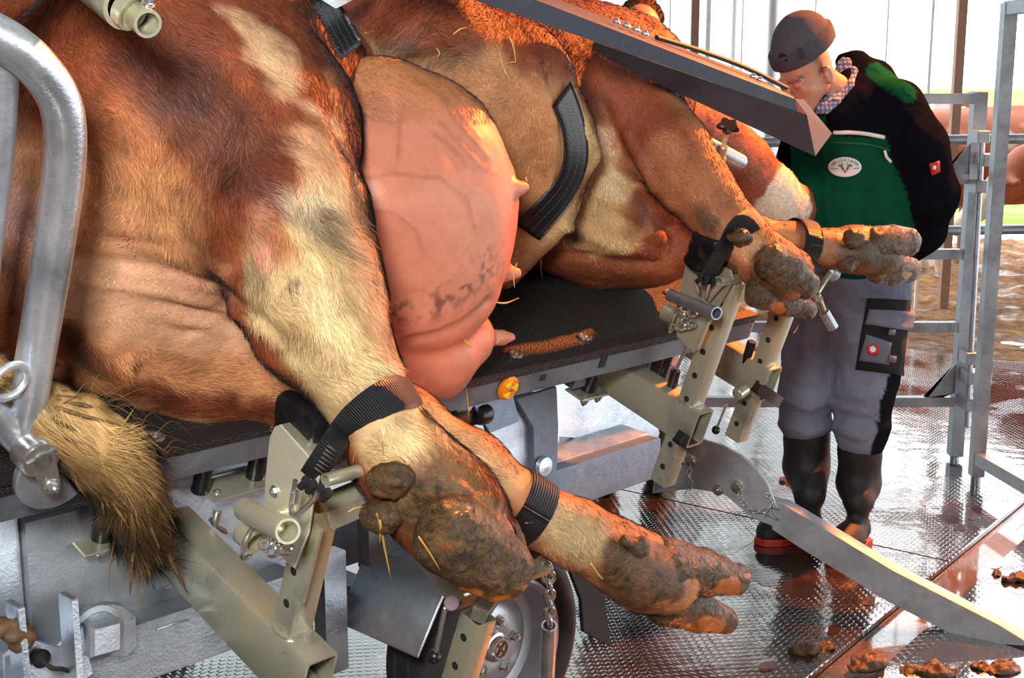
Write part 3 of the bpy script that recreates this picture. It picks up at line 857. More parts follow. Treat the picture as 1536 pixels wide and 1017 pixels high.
for a in (.16, .33, 1.02):
    P_('rail_slot', tbox(a - .010, a + .010, .0005, .0012, -.034, -.018, .0003), M['rubber'], rail) if a > .9 else None
for px, py in ((905, 541),):
    c = onb(px, py, .001); ca = (c - A0) @ u; cc = (c - A0) @ w
    P_('rail_slot', tbox(ca - .012, ca + .012, .0, .002, cc - .018, cc + .018, .0005), M['rubber'], rail)
# amber reflector
rc = onb(761, 581, .004); d_, s_, v_ = frame(n)
rf = P_('reflector', lathe(rc, rc + n, [(0, .029), (.006, .029), (.010, .024), (.011, .0005)], 32, cap=False), M['amber'], rail, 'round amber reflector')
P_('reflector_screw', cyl(rc + n * .008, rc + n * .014, .005, 10), M['chrome'], rail)
for k in range(3):
    a0 = k * 2 * math.pi / 3 + .5
    P_('reflector_glint_prism', bevel_prism([(.006 * math.cos(a0), .006 * math.sin(a0))] + [(.022 * math.cos(a0 + x), .022 * math.sin(a0 + x)) for x in (0, .25, .5, .75, 1.0)], s_, v_, n, rc + n * .0085, .004, .001), M['amber_glint'], rail) if 'amber_glint' in M else None  # wedges carry the painted flash glint

HOLE = M['rubber']
def upright(a, b, c0, c1, parent, s_=.050, holes=True, first=.05):
    o = P_('upright', tubeshell(T(a, b, c0), T(a, b, c1), s_, s_, u, .004), M['zinc'], parent)
    # open tube is closed by its own walls; pin holes along the front corner faces
    if holes:
        c = c0 + first
        while c < c1 - .02:
            for dirv in (-u,):
                q = T(a, b, c) + dirv * (s_ / 2 + .0002)
                P_('pin_hole', lathe(q, q + dirv, [(.0002, .0005), (.0003, .0080)], 14, cap=False), HOLE, parent)
            c += .066
    return o
def knob_pin(p0, p1, parent, r=.0045, br=.014):
    P_('locking_pin', cyl(p0, p1, r, 10), M['chrome'], parent)
    P_('ball_knob', lathe(p1, p1 + unit(p1 - p0), [(-br, .001)] + [(-br * math.cos(t), br * math.sin(t)) for t in np.linspace(.3, math.pi - .05, 9)], 16, cap=False), M['black_plastic'], parent)

def leg_support(a, bup, be, ctop, label, up0, up1, plate=True, ct=.12, bw=.066, bh=.10, bstart=-1.1):
    """square beam under the deck that carries an upright with a padded leg rest"""
    bm_ = P_('box_beam', tubeshell(T(a, bstart, ctop - bh / 2), T(a, be, ctop - bh / 2), bw, bh, w, .005), M['zinc'], None, label)
    upright(a + .0, bup, up0, up1, bm_)
    return bm_
# ---- left-hand support (upper hind leg)
b1 = leg_support(.128, .312, .40, -.178, 'yellow-zinc box beam under the upper hind leg', -.30, .075, bw=.066, bh=.118)
P_('end_bush', cyl(T(.128, .36, -.26), T(.128, .44, -.262), .028, 24), M['zinc'], b1)
P_('upright_collar', lathe(T(.128, .312, -.178), T(.128, .312, 0), [(0, .036), (.004, .036), (.005, .026)], 24, cap=False), M['zinc'], b1)
# flat mounting bar along the underside with black spacers
mb = P_('mounting_bar', tbox(.175, .46, -.095, -.012, -.146, -.140, .002), M['zinc'], None, 'yellow-zinc flat bar under the rail')
for px in (290, 368):
    for_b = onb(px, 718, -.075); a_ = (for_b - A0) @ u
    P_('spacer', cyl(T(a_, -.05, -.141), T(a_, -.05, -.05), .0175, 20), M['black_plastic'], mb)
a_ = (onb(133, 800, -.06) - A0) @ u
P_('spacer', cyl(T(a_ + .02, -.05, -.19), T(a_ + .02, -.05, -.05), .0185, 20), M['black_plastic'], mb)
fp = T(a_ + .02, -.05, -.196)
P_('foot_plate', bevel_prism([(-.05, -.035), (.05, -.035), (.05, .035), (-.05, .035)], u, n, w, fp, .007, .002), M['zinc'], mb)
for da, db in ((-.02, .028), (.03, .028)):
    P_('bolt', hexbolt(fp + u * da + n * db, -w, .008, .008), M['chrome'], mb)
for px, py in ((326, 738), (396, 715)):
    q = onc(px, py, -.140); P_('bolt', hexbolt(q, w, .006, .004), M['chrome'], mb)
wn = onb(323, 785, .0)
P_('wing_nut', join(cyl(wn + w * .03, wn - w * .005, .008, 12), sweep([wn, wn + u * .02 - w * .018, wn + u * .03 - w * .03], [.006, .008, .004], 8), sweep([wn, wn - u * .012 + w * .012], [.006, .005], 8)), M['chrome'], mb)
# upright plate with turned rim, built from photograph outline on its own plane (faces -u)
def plate_on_a(pts, a, th, mat, name, parent, label=None, bev=.0015):
    Q = [(lambda p: ((p - A0) @ n, (p - A0) @ w))(ona(x, y, a)) for x, y in pts]
    return P_(name, bevel_prism(Q, n, w, u, A0 + a * u, th, bev), mat, parent, label)
M['cream_plate'] = flat('pale_zinc_plate', lin(214, 212, 190), .34, .45, .0003, 160, .06)
pl1 = plate_on_a([(404, 656), (411, 640), (420, 637), (459, 681), (480, 706), (468, 760), (462, 800), (441, 853), (425, 840), (395, 795), (397, 720)], .085, .005, M['cream_plate'], 'pivot_plate', b1, 'pale yellow zinc pivot plate')
plate_on_a([(411, 640), (420, 637), (462, 681), (470, 700), (460, 684), (413, 646)], .09, .05, M['zinc'], 'plate_flange', b1)
q = ona(412, 737, .085); P_('bolt', hexbolt(q, -u, .008, .006), M['chrome'], b1)
# cross handle tube with shackle ring and chain
h0 = onb(372, 765, .18); h1 = onb(430, 796, .27)
h0 = ona(368, 764, .05); h1 = ona(432, 797, -.02)
P_('handle_tube', pipe(h1, h0, .0195, .004, 28), M['cream_plate'], b1, 'pale tube handle with open end')
q = ona(405, 775, .06); P_('handle_boss', cyl(q, q + u * .03, .011, 16), M['zinc'], b1)
rq = ona(375, 805, .045)
P_('ferrule', lathe(rq - n * .018, rq + n * .018, [(0, .017), (0, .022), (.036, .022), (.036, .017), (0, .017)], 28, cap=False), M['zinc'], b1, 'golden ring ferrule')
P_('shackle', sweep(ring_path(rq + n * .006 - w * .004, u * .5 + n, .03, 28), .0045, 8, closed=True), M['chrome'], b1)
for i, (px, py, da) in enumerate(((398, 818, .03), (408, 828, .02), (418, 818, .025), (424, 830, .02), (412, 812, .03), (427, 820, .025))):
    q = ona(px, py, da); ax = unit(RNG.randn(3)); P_('chain_link', sweep(ring_path(q, ax, .0115, 16, r2=.0075), .0028, 6, closed=True), M['chrome'], b1)
# snap hook under the strap end
sh_ = [ona(x, y, .03) for x, y in ((443, 720), (440, 742), (437, 758), (437, 770))]
P_('hook_shank', sweep(resample(sh_, 4), .0038, 8), M['chrome'], b1)
P_('hook_sleeve', cyl(ona(443, 736, .03), ona(440, 755, .03), .0068, 14), M['chrome'], b1)
sh_ = [ona(x, y, .025) for x, y in ((437, 770), (446, 772), (458, 762), (472, 748), (477, 738))]
P_('hook_arm', sweep(resample(sh_, 4), .0046, 8), M['chrome'], b1)
# lug at upper right of the plate, bracket across to the pad
q0 = ona(503, 716, .10); P_('clevis_pin', pipe(q0 - u * .02, q0 + u * .06, .011, .003, 18), M['zinc'], b1)
P_('top_bracket', beam(ona(486, 770, .12), ona(548, 735, .16) + u * .10, .045, .04, w, .004), M['zinc'], b1)
P_('strut', beam(ona(450, 900, .10), ona(478, 790, .10), .006, .02, n, .001), M['zinc'], b1)
P_('grip_sleeve', cyl(ona(428, 945, .12), ona(440, 878, .12), .0125, 16), M['black_plastic'], b1)
# black padded cushion under the upper hind leg
def cushion(cen, ex, ey, ez, name, parent, label, seed=1):
    """pillow: extents are full lengths vectors"""
    a, b, c = [np.linalg.norm(x) for x in (ex, ey, ez)]; X, Y, Zz = unit(ex), unit(ey), unit(ez)
    k = 14; V = []; Fc = []
    def pt(x, y, z):
        q = np.array([x, y, z]) ; q = q / max(1e-6, (abs(q) ** 7).sum() ** (1 / 7))
        return cen + X * q[0] * a / 2 + Y * q[1] * b / 2 + Zz * q[2] * c / 2
    for ax in range(3):
        for sg in (-1, 1):
            o = len(V)
            for i in range(k + 1):
                for j in range(k + 1):
                    q = [0, 0, 0]; q[ax] = sg; q[(ax + 1) % 3] = 2 * i / k - 1; q[(ax + 2) % 3] = 2 * j / k - 1; V.append(pt(*q))
            for i in range(k):
                for j in range(k):
                    f = (o + i * (k + 1) + j, o + (i + 1) * (k + 1) + j, o + (i + 1) * (k + 1) + j + 1, o + i * (k + 1) + j + 1); Fc.append(f if sg > 0 else f[::-1])
    V = np.array(V); V += (V - cen) * (fbm(V, 24, 3, seed) * .22)[:, None]
    o = mesh_obj(name, V, Fc, M['black_vinyl'], parent, smooth=True); o['label'] = label; return o
c0 = onb(474, 640, .23)
cushion(c0 - u * .0, n * .11, u * .10, w * .10, 'padded_cushion', b1, 'creased black vinyl cushion')
# ---- second support (lower hind leg), its top hidden by the hoof
u2 = onb(715, 925, .45); a2 = (u2 - A0) @ u; c2 = (u2 - A0) @ w
b2 = P_('support_strut', beam(T(a2 + .03, .40, c2 - .01), T(a2 + .03, -.06, -.075), .045, .045, w, .004), M['zinc'], None, 'yellow-zinc strut behind the hooves')
upright(a2 + .005, .45, c2 - .42, c2, b2)
knob_pin(onb(668, 910, .44), onb(652, 985, .44), b2)
P_('washer', cyl(onb(677, 905, .42), onb(677, 905, .45), .0135, 20), M['label_grey'], b2)
q0 = onb(800, 835, .36); P_('top_bracket', beam(q0 - u * .09, q0 + u * .01, .10, .012, w, .002), M['zinc'], b2)
P_('bracket_strut', beam(T(a2 + .005, .45, c2), q0 - u * .06, .03, .03, w, .002), M['zinc'], b2)
cushion(onb(770, 800, .36), n * .12, u * .13, w * .05, 'padded_cushion', b2, 'black vinyl cushion under the lower hind leg', 3)
# ---- right-hand supports (front legs)
def front_support(a, bu, be, ctop, cbot, ctopu, label, pts, hp, seed):
    bm_ = leg_support(a, bu, be, ctop, label, cbot, ctopu, bw=.064, bh=.098)
    return bm_
b3 = leg_support(1.452, .135, .185, -.10, 'yellow-zinc box beam under the first front leg', -.335, .235, bw=.066, bh=.10)
P_('upright_collar', lathe(T(1.452, .135, -.10), T(1.452, .135, 0), [(0, .034), (.004, .034), (.005, .024)], 24, cap=False), M['zinc'], b3)
P_('t_grip', beam(onb(1018, 655, .17), onb(1052, 680, .17), .028, .032, w, .007), M['black_plastic'], b3, 'black grip bar')
q = onb(1030, 652, .15); P_('grip_stud', cyl(q, q + u * .04, .008, 12), M['zinc'], b3)
knob_pin(onb(1027, 662, .15), onb(1020, 692, .15), b3, .004, .012)
P_('lever_sleeve', cyl(onb(1002, 600, .06), onb(1014, 555, .06), .013, 14), M['black_plastic'], b3)
P_('lever_rod', cyl(onb(1014, 555, .06), onb(1030, 520, .06), .005, 10), M['chrome'], b3)
P_('strut_rod', cyl(onb(1046, 524, .16), onb(1065, 478, .16), .0045, 10), M['zinc'], b3)
plate = plate_on_a([(1030, 388), (1046, 380), (1096, 405), (1100, 420), (1078, 460), (1040, 530), (1015, 505), (1012, 470)], 1.40, .006, M['zinc'], 'pivot_plate', b3)
h1 = ona(1075, 470, 1.28); h0 = ona(1006, 443, 1.34)
P_('handle_tube', pipe(h1, h0, .0155, .0035, 26), M['galv'], b3, 'grey tube handle')
q = ona(1008, 473, 1.36)
P_('ferrule', lathe(q - n * .02, q + n * .016, [(0, .016), (0, .022), (.036, .020), (.036, .014), (0, .016)], 24, cap=False), M['zinc'], b3, 'golden ferrule')
P_('shackle', sweep(ring_path(ona(1012, 480, 1.36), u * .4 + n, .03, 26), .0042, 8, closed=True), M['chrome'], b3)
for i, (px, py) in enumerate(((1022, 470), (1027, 482), (1033, 474), (1037, 486), (1031, 490), (1022, 490), (1038, 470), (1028, 464))):
    q = ona(px, py, 1.36); P_('chain_link', sweep(ring_path(q, unit(RNG.randn(3)), .0115, 14, r2=.0075), .0026, 6, closed=True), M['chrome'], b3)
for x in ((1043, 422, 1048, 440), (1058, 448, 1064, 426)):
    P_('hook_arm', cyl(ona(x[0], x[1], 1.33), ona(x[2], x[3], 1.33), .0042, 8), M['chrome'], b3)
q0 = ona(1085, 421, 1.38); P_('clevis_pin', pipe(q0 - u * .02, q0 + u * .06, .013, .004, 16), M['zinc'], b3)
P_('top_bracket', beam(ona(1070, 440, 1.45), ona(1118, 432, 1.45) + u * .05, .05, .05, w, .004), M['zinc'], b3)
P_('top_rod', cyl(ona(1082, 424, 1.37), ona(1060, 450, 1.37), .008, 12), M['zinc'], b3)
cushion(onb(1066, 378, .08), n * .09, u * .10, w * .09, 'padded_cushion', b3, 'black vinyl cushion under the first front leg', 4)
b4 = leg_support(1.865, .072, .112, -.092, 'yellow-zinc box beam under the far front leg', -.335, .14, bw=.066, bh=.10)
P_('grip_stud', cyl(onb(1105, 592, .1), onb(1118, 583, .1), .017, 18), M['zinc'], b4)
P_('weld_boss', cyl(ona(1108, 588, 1.83), ona(1108, 588, 1.79), .016, 20), M['zinc'], b4)
P_('t_grip', beam(onb(1135, 580, .12), onb(1167, 602, .12), .028, .032, w, .007), M['black_plastic'], b4, 'black grip bar')
knob_pin(onb(1090, 605, .09), onb(1074, 645, .09), b4, .004, .012)
P_('lever_sleeve', cyl(onb(1118, 545, .03), onb(1128, 512, .03), .013, 14), M['black_plastic'], b4)
P_('handle_tube', pipe(onb(1250, 492, .17), onb(1236, 468, .14), .0145, .003, 20), M['galv'], b4, 'short grey tube handle beside the hoof')
P_('ball_handle', lathe(onb(1247, 408, .1), onb(1247, 400, .1), [(-.025 * math.cos(t), .001 + .025 * math.sin(t)) for t in np.linspace(0, math.pi, 10)], 18, cap=False), M['galv'], b4)
P_('top_bracket', beam(ona(1160, 478, 1.865), ona(1225, 440, 1.865), .04, .04, w, .003), M['zinc'], b4)
P_('handle_link', cyl(onb(1236, 468, .14), ona(1225, 440, 1.865), .009, 10), M['zinc'], b4)
P_('handle_link', cyl(onb(1247, 405, .1), ona(1225, 440, 1.865), .008, 10), M['zinc'], b4)
# bolts and spacer at the near end of the first front beam
sp = onb(885, 575, -.02)
P_('spacer', cyl(sp + w * .05 - w * .02, sp - w * .02, .018, 20), M['black_plastic'], b3)
P_('foot_plate', bevel_prism([(-.05, -.03), (.05, -.03), (.05, .03), (-.05, .03)], u, n, w, sp - w * .027, .006, .002), M['zinc'], b3)
for da in (-.03, .02): P_('bolt', hexbolt(sp + u * da + n * .02 - w * .028, -w, .009, .012), M['chrome'], b3)
for px, a_ in ((985, 0), (997, 0), (1125, 0)):
    q = onb(px, 545, -.06); P_('spacer', cyl(q - w * .06, q + w * .05, .016, 18), M['black_plastic'], b3)
# ---- chassis
P_('chassis_box', hbox(-.16, .42, -.75, -.12, .60, .872, .004), M['galv'], None, 'grey sheet-steel box')
P_('box_end_sheet', hbox(-.9, -.163, -.62, -.14, .62, .93, .004), M['galv_bright'], None, 'bright sheet-steel cover')
P_('box_flange', hbox(-.9, .46, -.13, -.105, .885, .895, .002), M['galv'])
db_ = P_('drawbar', hbox(-1.0, .36, -.16, -.05, .545, .655, .006), M['galv'], None, 'thick galvanised drawbar')
hp = lambda x, y, b=-.05: onbh(x, y, b)
def plate_h(pts, b, th, mat, name, parent, label=None, bev=.002):
    Q = []
    for x, y in pts:
        p = onbh(x, y, b) - A0; Q.append((p @ u, p[2] + A0[2]))
    return P_(name, bevel_prism([(a, z) for a, z in Q], u, Z3, -nh, np.array([A0[0], A0[1], 0]) + nh * (b), th, bev), mat, parent, label)
plate_h([(125, 928), (155, 905), (185, 908), (205, 925), (206, 970), (190, 986), (135, 984), (118, 975)][::-1], -.02, .02, M['galv'], 'octagonal_plate', db_)
q = hp(150, 953, -.005)
P_('square_bolt_head', bevel_prism([(-.03, -.026), (.026, -.03), (.03, .026), (-.026, .03)], u, Z3, nh, q - nh * .02, .045, .007), M['galv_bright'], db_, 'battered square bolt head')
P_('bolt_rim', lathe(q - nh * .02, q + nh, [(0, .052), (.012, .050), (.014, .040), (.002, .036)], 28, cap=False), M['galv'], db_)
for x0, y0, x1, y1 in ((22, 905, 34, 1040), (102, 893, 112, 1040)):
    P_('upright_flat', beam(hp(x0, y0, .03), hp(x1, y1, .03), .011, .045, nh, .002), M['galv_bright'], db_)
plate_h([(8, 985), (45, 958), (90, 970), (125, 940), (140, 1010), (90, 1060), (10, 1060)][::-1], .0, .012, M['galv_bright'], 'coupling_plate', db_)
q = hp(62, 988, .012); P_('cable_hole', lathe(q - nh * .01, q + nh, [(0, .0005), (.0, .014), (.011, .016)], 20, cap=False), M['rubber'], db_)
P_('cable', sweep(resample([hp(62, 990, .02), hp(78, 1002, .035), (hp(95, 1004, .03)), hp(120, 1012, .01)], 5), .004, 8), M['rubber'], db_)
P_('mesh_step', hbox(-.95, -.30, -.05, .10, .50, .56, .004), M['galv_dark'], db_)
# seam lines / welds on the drawbar
P_('weld_bead', sweep(resample([hp(235, 945, -.048), hp(262, 935, -.048), hp(283, 930, -.048)], 6), .0012, 6), M['galv_bright'], db_)
# central frame
for b in (-.45, -1.0):
    P_('chassis_rail', hbox(.3, 1.9, b - .06, b, .44, .56, .004), M['galv_dark'])
for a in (.45, 1.85):
    P_('chassis_cross_rail', hbox(a - .05, a + .05, -1.0, -.45, .44, .56, .004), M['galv_dark'])
P_('chassis_rail', hbox(1.22, 1.92, -.41, -.35, .44, .56, .004), M['galv_dark'], None, 'dark galvanised chassis rail')
P_('axle', hbox(.92, .99, -1.1, -.24, .24, .31, .004), M['galv_dark'])
P_('axle_hanger', hbox(.93, .98, -.50, -.44, .30, .45, .004), M['galv_dark'])
P_('axle_hanger', hbox(.93, .98, -1.05, -1.0, .30, .45, .004), M['galv_dark'])
for a in (.55, 1.6):
    P_('deck_post', hbox(a - .04, a + .04, -1.06, -.98, .55, 1.22, .004), M['galv'])
P_('deck_post', hbox(.40, .48, -.60, -.52, .55, 1.0, .004), M['galv'])
# bright inner panels behind the right-hand leg supports
plate_h([(826, 582), (850, 568), (975, 600), (990, 650), (985, 666), (838, 655), (838, 690)][::-1], -.50, .012, M['galv_bright'], 'side_sheet', None, 'bright galvanised side sheet')
V = [H(1.25, -.40, .565), H(1.92, -.40, .565), H(1.92, -.75, .60), H(1.25, -.75, .60), H(1.25, -.40, .555), H(1.92, -.40, .555), H(1.92, -.75, .59), H(1.25, -.75, .59)]
P_('floor_sheet', (V, [(0, 1, 2, 3), (7, 6, 5, 4), (0, 4, 5, 1), (1, 5, 6, 2), (2, 6, 7, 3), (3, 7, 4, 0)]), M['galv_bright'])
# hinge bracket below the reflector
hg = plate_h([(775, 598), (835, 580), (838, 640), (836, 700), (830, 722), (815, 728), (802, 715), (800, 640)][::-1], -.20, .014, M['galv_dark'], 'hinge_plate', None, 'rounded hinge plate')
plate_h([(720, 612), (800, 585), (800, 715), (770, 690), (735, 655)][::-1], -.22, .014, M['galv_bright'], 'gusset_sheet', hg)
q = onbh(818, 700, -.185); P_('hinge_boss', lathe(q - nh * .01, q + nh, [(0, .026), (.012, .024), (.014, .01), (.016, .0005)], 24, cap=False), M['galv_bright'], hg)
plate_h([(700, 590), (768, 585), (780, 632), (735, 650)][::-1], -.06, .006, M['galv_dark'], 'grey_flap', hg)
bf = onb(728, 620, -.03); bg = onb(690, 612, -.03)
for q, r in ((bf, .024), (bg, .020)):
    P_('rubber_buffer', lathe(q - u * .03, q + u, [(0, .010), (.004, r * .9), (.012, r), (.03, r), (.038, r * .85), (.042, r * .5), (.043, .0005)], 24, cap=False), M['black_plastic'], hg)
# wheel
wc = H(.975, -.07, .274)
M['alu'] = flat('silver_painted_rim', lin(170, 172, 178), .32, .6, .0003, 100, .05)
rt = .268
ty = P_('tyre', lathe(wc - nh * .165, wc, [(.012, .177), (.004, .192), (.0, .225), (.012, rt - .014), (.03, rt), (.055, rt + .002), (.06, rt - .006), (.065, rt + .002), (.1, rt + .002), (.105, rt - .006), (.11, rt + .002), (.135, rt), (.153, rt - .014), (.168, .225), (.164, .192), (.156, .179), (.14, .172), (.03, .172), (.012, .177)], 64, cap=False), M['tyre'], None, 'black tyre')
rim = P_('rim', lathe(wc - nh * .165, wc, [(.150, .180), (.162, .179), (.163, .172), (.155, .164), (.120, .158), (.100, .150), (.095, .124), (.108, .104), (.118, .085), (.118, .05), (.112, .0005)], 64, cap=False), M['alu'], ty, 'silver wheel rim')
P_('rim_barrel', lathe(wc - nh * .165, wc, [(.012, .170), (.155, .170)], 48, cap=False), M['alu'], ty)
hc = wc - nh * .165 + nh * .112
P_('hub_cap', lathe(hc, hc + nh, [(0, .036), (.012, .036), (.014, .030), (.022, .030), (.026, .026), (.026, .022), (.024, .021), (.024, .0005)], 36, cap=False), M['chrome'], ty, 'dark chrome hub cap')
_, hs, hv = frame(nh)
for ang in (.9, -.75):
    d1 = hs * math.cos(ang) + hv * math.sin(ang)
    P_('hub_emblem_bar', beam(hc + nh * .0255 - d1 * .018, hc + nh * .0255 + d1 * .018, .004, .003, nh, .0005), M['rust'], ty)
P_('hub_emblem_ring', sweep(ring_path(hc + nh * .025, nh, .019, 26), .0016, 6, closed=True), M['rust'], ty)
for k in range(5):
    a0 = k * 2 * math.pi / 5 + .5
    q = hc + nh * .006 + .064 * (hs * math.cos(a0) + hv * math.sin(a0))
    P_('wheel_bolt', hexbolt(q, nh, .0115, .014), M['chrome'], ty)
# mudguard with bent front
def hp3(x, y, b): p = onbh(x, y, b) - A0; return (p @ u, p[2] + A0[2])
f1 = hp3(627, 982, .02); f2 = hp3(664, 893, .02)
prof = [f1, f2, (f2[0] + .10, .60), (1.12, .60), (1.23, .50)]
fo = []
for a, z in prof: fo.append((a, z))
th = .006
poly = fo + [(a, z - .008) for a, z in fo[::-1]]
P_('mudguard', bevel_prism([(a, z) for a, z in poly], u, Z3, -nh, np.array([A0[0], A0[1], 0]) + nh * .02, .27, .001), M['galv_bright'], None, 'angular galvanised mudguard')
a_, z_ = f1
P_('mudguard_stay', hbox(a_ - .07, a_ - .01, -.24, -.20, z_ - .1, .60, .003), M['galv'])
P_('mudguard_stay', hbox(f2[0], f2[0] + .04, -.26, -.22, .52, .66, .003), M['galv'])
P_('mud_flap', bevel_prism([hp3(x, y, .0) for x, y in ((838, 810), (880, 838), (905, 880), (917, 970), (876, 948), (872, 900))][::-1], u, Z3, -nh, np.array([A0[0], A0[1], 0]) + nh * .0, .012, .002), M['rubber'], None, 'curled black rubber mud flap')
# long support arm standing on the mat at the right
E_ = onz(1510, 966, .004); S_ = onbh(1080, 712, -.36)
ad = E_ - S_; N_ = unit(np.cross(ad, Z3))
if N_ @ FW > 0: N_ = -N_
xa = unit(ad * np.array([1, 1, 0]))
def arm_poly(pts, off=0.0):
    Q = []
    for x, y in pts:
        p = onpl(x, y, S_ + N_ * off, N_) - S_; Q.append((p @ xa, p @ Z3))
    return Q
def arm_plate(pts, off, th, mat, name, parent, label=None):
    Q = arm_poly(pts, off)
    ar = sum(Q[i][0] * Q[(i + 1) % len(Q)][1] - Q[(i + 1) % len(Q)][0] * Q[i][1] for i in range(len(Q)))
    if ar < 0: Q = Q[::-1]
    return P_(name, bevel_prism(Q, xa, Z3, -N_, S_ + N_ * off, th, .003), mat, parent, label)
M['arm_steel'] = galv('pale_arm_steel', lin(146, 158, 168), lin(186, 197, 206), .45, .4)
ap = arm_plate([(978, 740), (985, 690), (1040, 655), (1085, 668), (1110, 682), (1135, 703), (1152, 726), (1160, 750), (1172, 770), (1165, 792), (1130, 778), (1086, 742), (1040, 733)], .0, .012, M['arm_steel'], 'arm_plate', None, 'rounded steel plate of the support arm')
armb = arm_plate([(1150, 750), (1176, 757), (1340, 855), (1500, 938), (1545, 966), (1536, 969), (1462, 964), (1448, 962), (1330, 902), (1200, 822), (1158, 794)], -.004, .055, M['arm_steel'], 'support_arm', None, 'long grey support arm reaching the floor')
for px, py in ((1106, 730), (1037, 690)):
    q = onpl(px, py, S_, N_)
    P_('pin_head', lathe(q, q + N_, [(0, .021), (.006, .021), (.008, .014), (.016, .013), (.017, .0005)], 24, cap=False), M['chrome'], armb)
q = onpl(1077, 735, S_, N_); P_('bolt', hexbolt(q, N_, .014, .012), M['chrome'], armb)
pts = [onpl(x, y, S_ + N_ * .008, N_) for x, y in ((1108, 740), (1116, 755), (1128, 766), (1142, 768), (1155, 762), (1157, 748), (1148, 740))]
for l in chain_links(resample(pts, 4), .011, .0018, 'safety_chain_link', armb, M['chrome']): pass
pts = [onpl(x, y, S_ + N_ * .008, N_) for x, y in ((1036, 695), (1034, 712), (1036, 728), (1028, 740))]
for l in chain_links(resample(pts, 4), .011, .0018, 'safety_chain_link', armb, M['chrome']): pass
P_('weld_bead', sweep(resample([onpl(x, y, S_ + N_ * .001, N_) for x, y in ((1148, 774), (1152, 773), (1168, 780), (1160, 768), (1158, 762), (1170, 765))], 4), .003, 6), M['galv_dark'], armb)
# ---- upper steel side arm over the belly
def loft(secs):
    V = []; Fc = []; k = len(secs[0])
    for s_ in secs: V += list(s_)
    for i in range(len(secs) - 1):
        for j in range(k):
            j2 = (j + 1) % k; Fc.append((i * k + j, i * k + j2, (i + 1) * k + j2, (i + 1) * k + j))
    Fc.append(tuple(range(k))[::-1]); Fc.append(tuple((len(secs) - 1) * k + i for i in range(k)))
    return np.array(V), Fc
def L2(p, q, x): t = (x - p[0]) / (q[0] - p[0]); return p[1] + t * (q[1] - p[1])
secs = []
for x in (560, 700, 890, 1000, 1100, 1192):
    yt = L2((804, 0), (1191, 148), x); yb = L2((704, 0), (1205, 172), x)
    e2 = onb(x, yt, -.10); e3 = onb(x + (yb - yt) * .2, yb, -.095)
    secs.append([e2, e3, e3 - n * .004, e2 - n * .006 - w * .006, onb(x, yt, -.10) - n * .13 + w * .004, onb(x, yt, -.10) - n * .13 + w * .012, e2 - n * .01 + w * .004])
ua = P_('side_arm', loft(secs), M['slate'], None, 'long folded steel side arm over the belly', autos=20)
secs = []
for x, yb2 in ((889, 76), (979, 122), (1100, 178), (1222, 234)):
    xx = min(x, 1205); yb = L2((704, 0), (1205, 172), xx)
    e3 = onb(xx + 4, yb, -.096); e4 = onb(x, yb2, -.14)
    secs.append([e3, e4, e4 - n * .003 - w * .0, e3 - n * .004])
P_('arm_lower_lip', loft(secs), M['slate'], ua, autos=20)
e = [onb(1191, 148, -.10), onb(1209, 172, -.095), onb(1222, 234, -.14), onb(1247, 200, -.16), onb(1205, 150, -.2)]
P_('arm_end_cap', loft([e, [p + u * .004 for p in e]]), M['slate'], ua, 'end cap of the side arm', autos=20)
P_('rubber_trim', sweep(resample([onb(x, y - 6, -.17) for x, y in ((985, 62), (1050, 82), (1120, 108), (1180, 138))], 5), .006, 6), M['rubber'], ua)
for x, y in ((925, 30), (940, 36), (955, 42), (968, 48), (1130, 112), (1140, 117)):
    P_('bolt', hexbolt(onb(x, y + 3, -.14), w, .007, .006), M['chrome'], ua)
# carrying posts of the side arm
P_('arm_post', beam(onb(600, -80, -.12) - n * .08, T(.35, -1.30, -.02), .05, .05, u, .003), M['galv'], ua)
P_('corner_plate', loft([[onb(470, -8, -.2), onb(504, 13, -.2), onb(504, -30, -.2)], [onb(470, -8, -.2) - n * .01, onb(545, -8, -.27), onb(545, -40, -.27)]]), M['galv_bright'], ua)
# halter bar with star knob in front of the head
hb = P_('halter_bar', pipe(onb(1111, 243, -.25), onb(965, 166, -.25), .021, .004, 24), M['galv'], None, 'round bar with a black star knob')
kb = onb(1092, 190, -.22); kt = onb(1080, 240, -.24)
P_('knob_stem', cyl(kt, kb, .006, 12), M['zinc'], hb)
kd = unit(kb - kt)
_, k1, k2 = frame(kd)
sp_ = []
for i in range(20):
    a0 = 2 * math.pi * i / 20; rr = .026 + .006 * math.cos(5 * a0); sp_.append((rr * math.cos(a0), rr * math.sin(a0)))
P_('star_knob', join(bevel_prism(sp_, k1, k2, kd, kb - kd * .006, .016, .004), cyl(kb - kd * .018, kb, .013, 14)), M['black_plastic'], hb)
q = onb(1083, 232, -.225); P_('knob_collar', join(cyl(q, q + kd * .03, .011, 14), cyl(q - kd * .02, q - kd * .01, .014, 14)), M['zinc'], hb)
P_('bar_post', beam(onb(968, 168, -.25), T(1.86, -1.1, -.02), .04, .04, u, .003), M['galv'], hb)
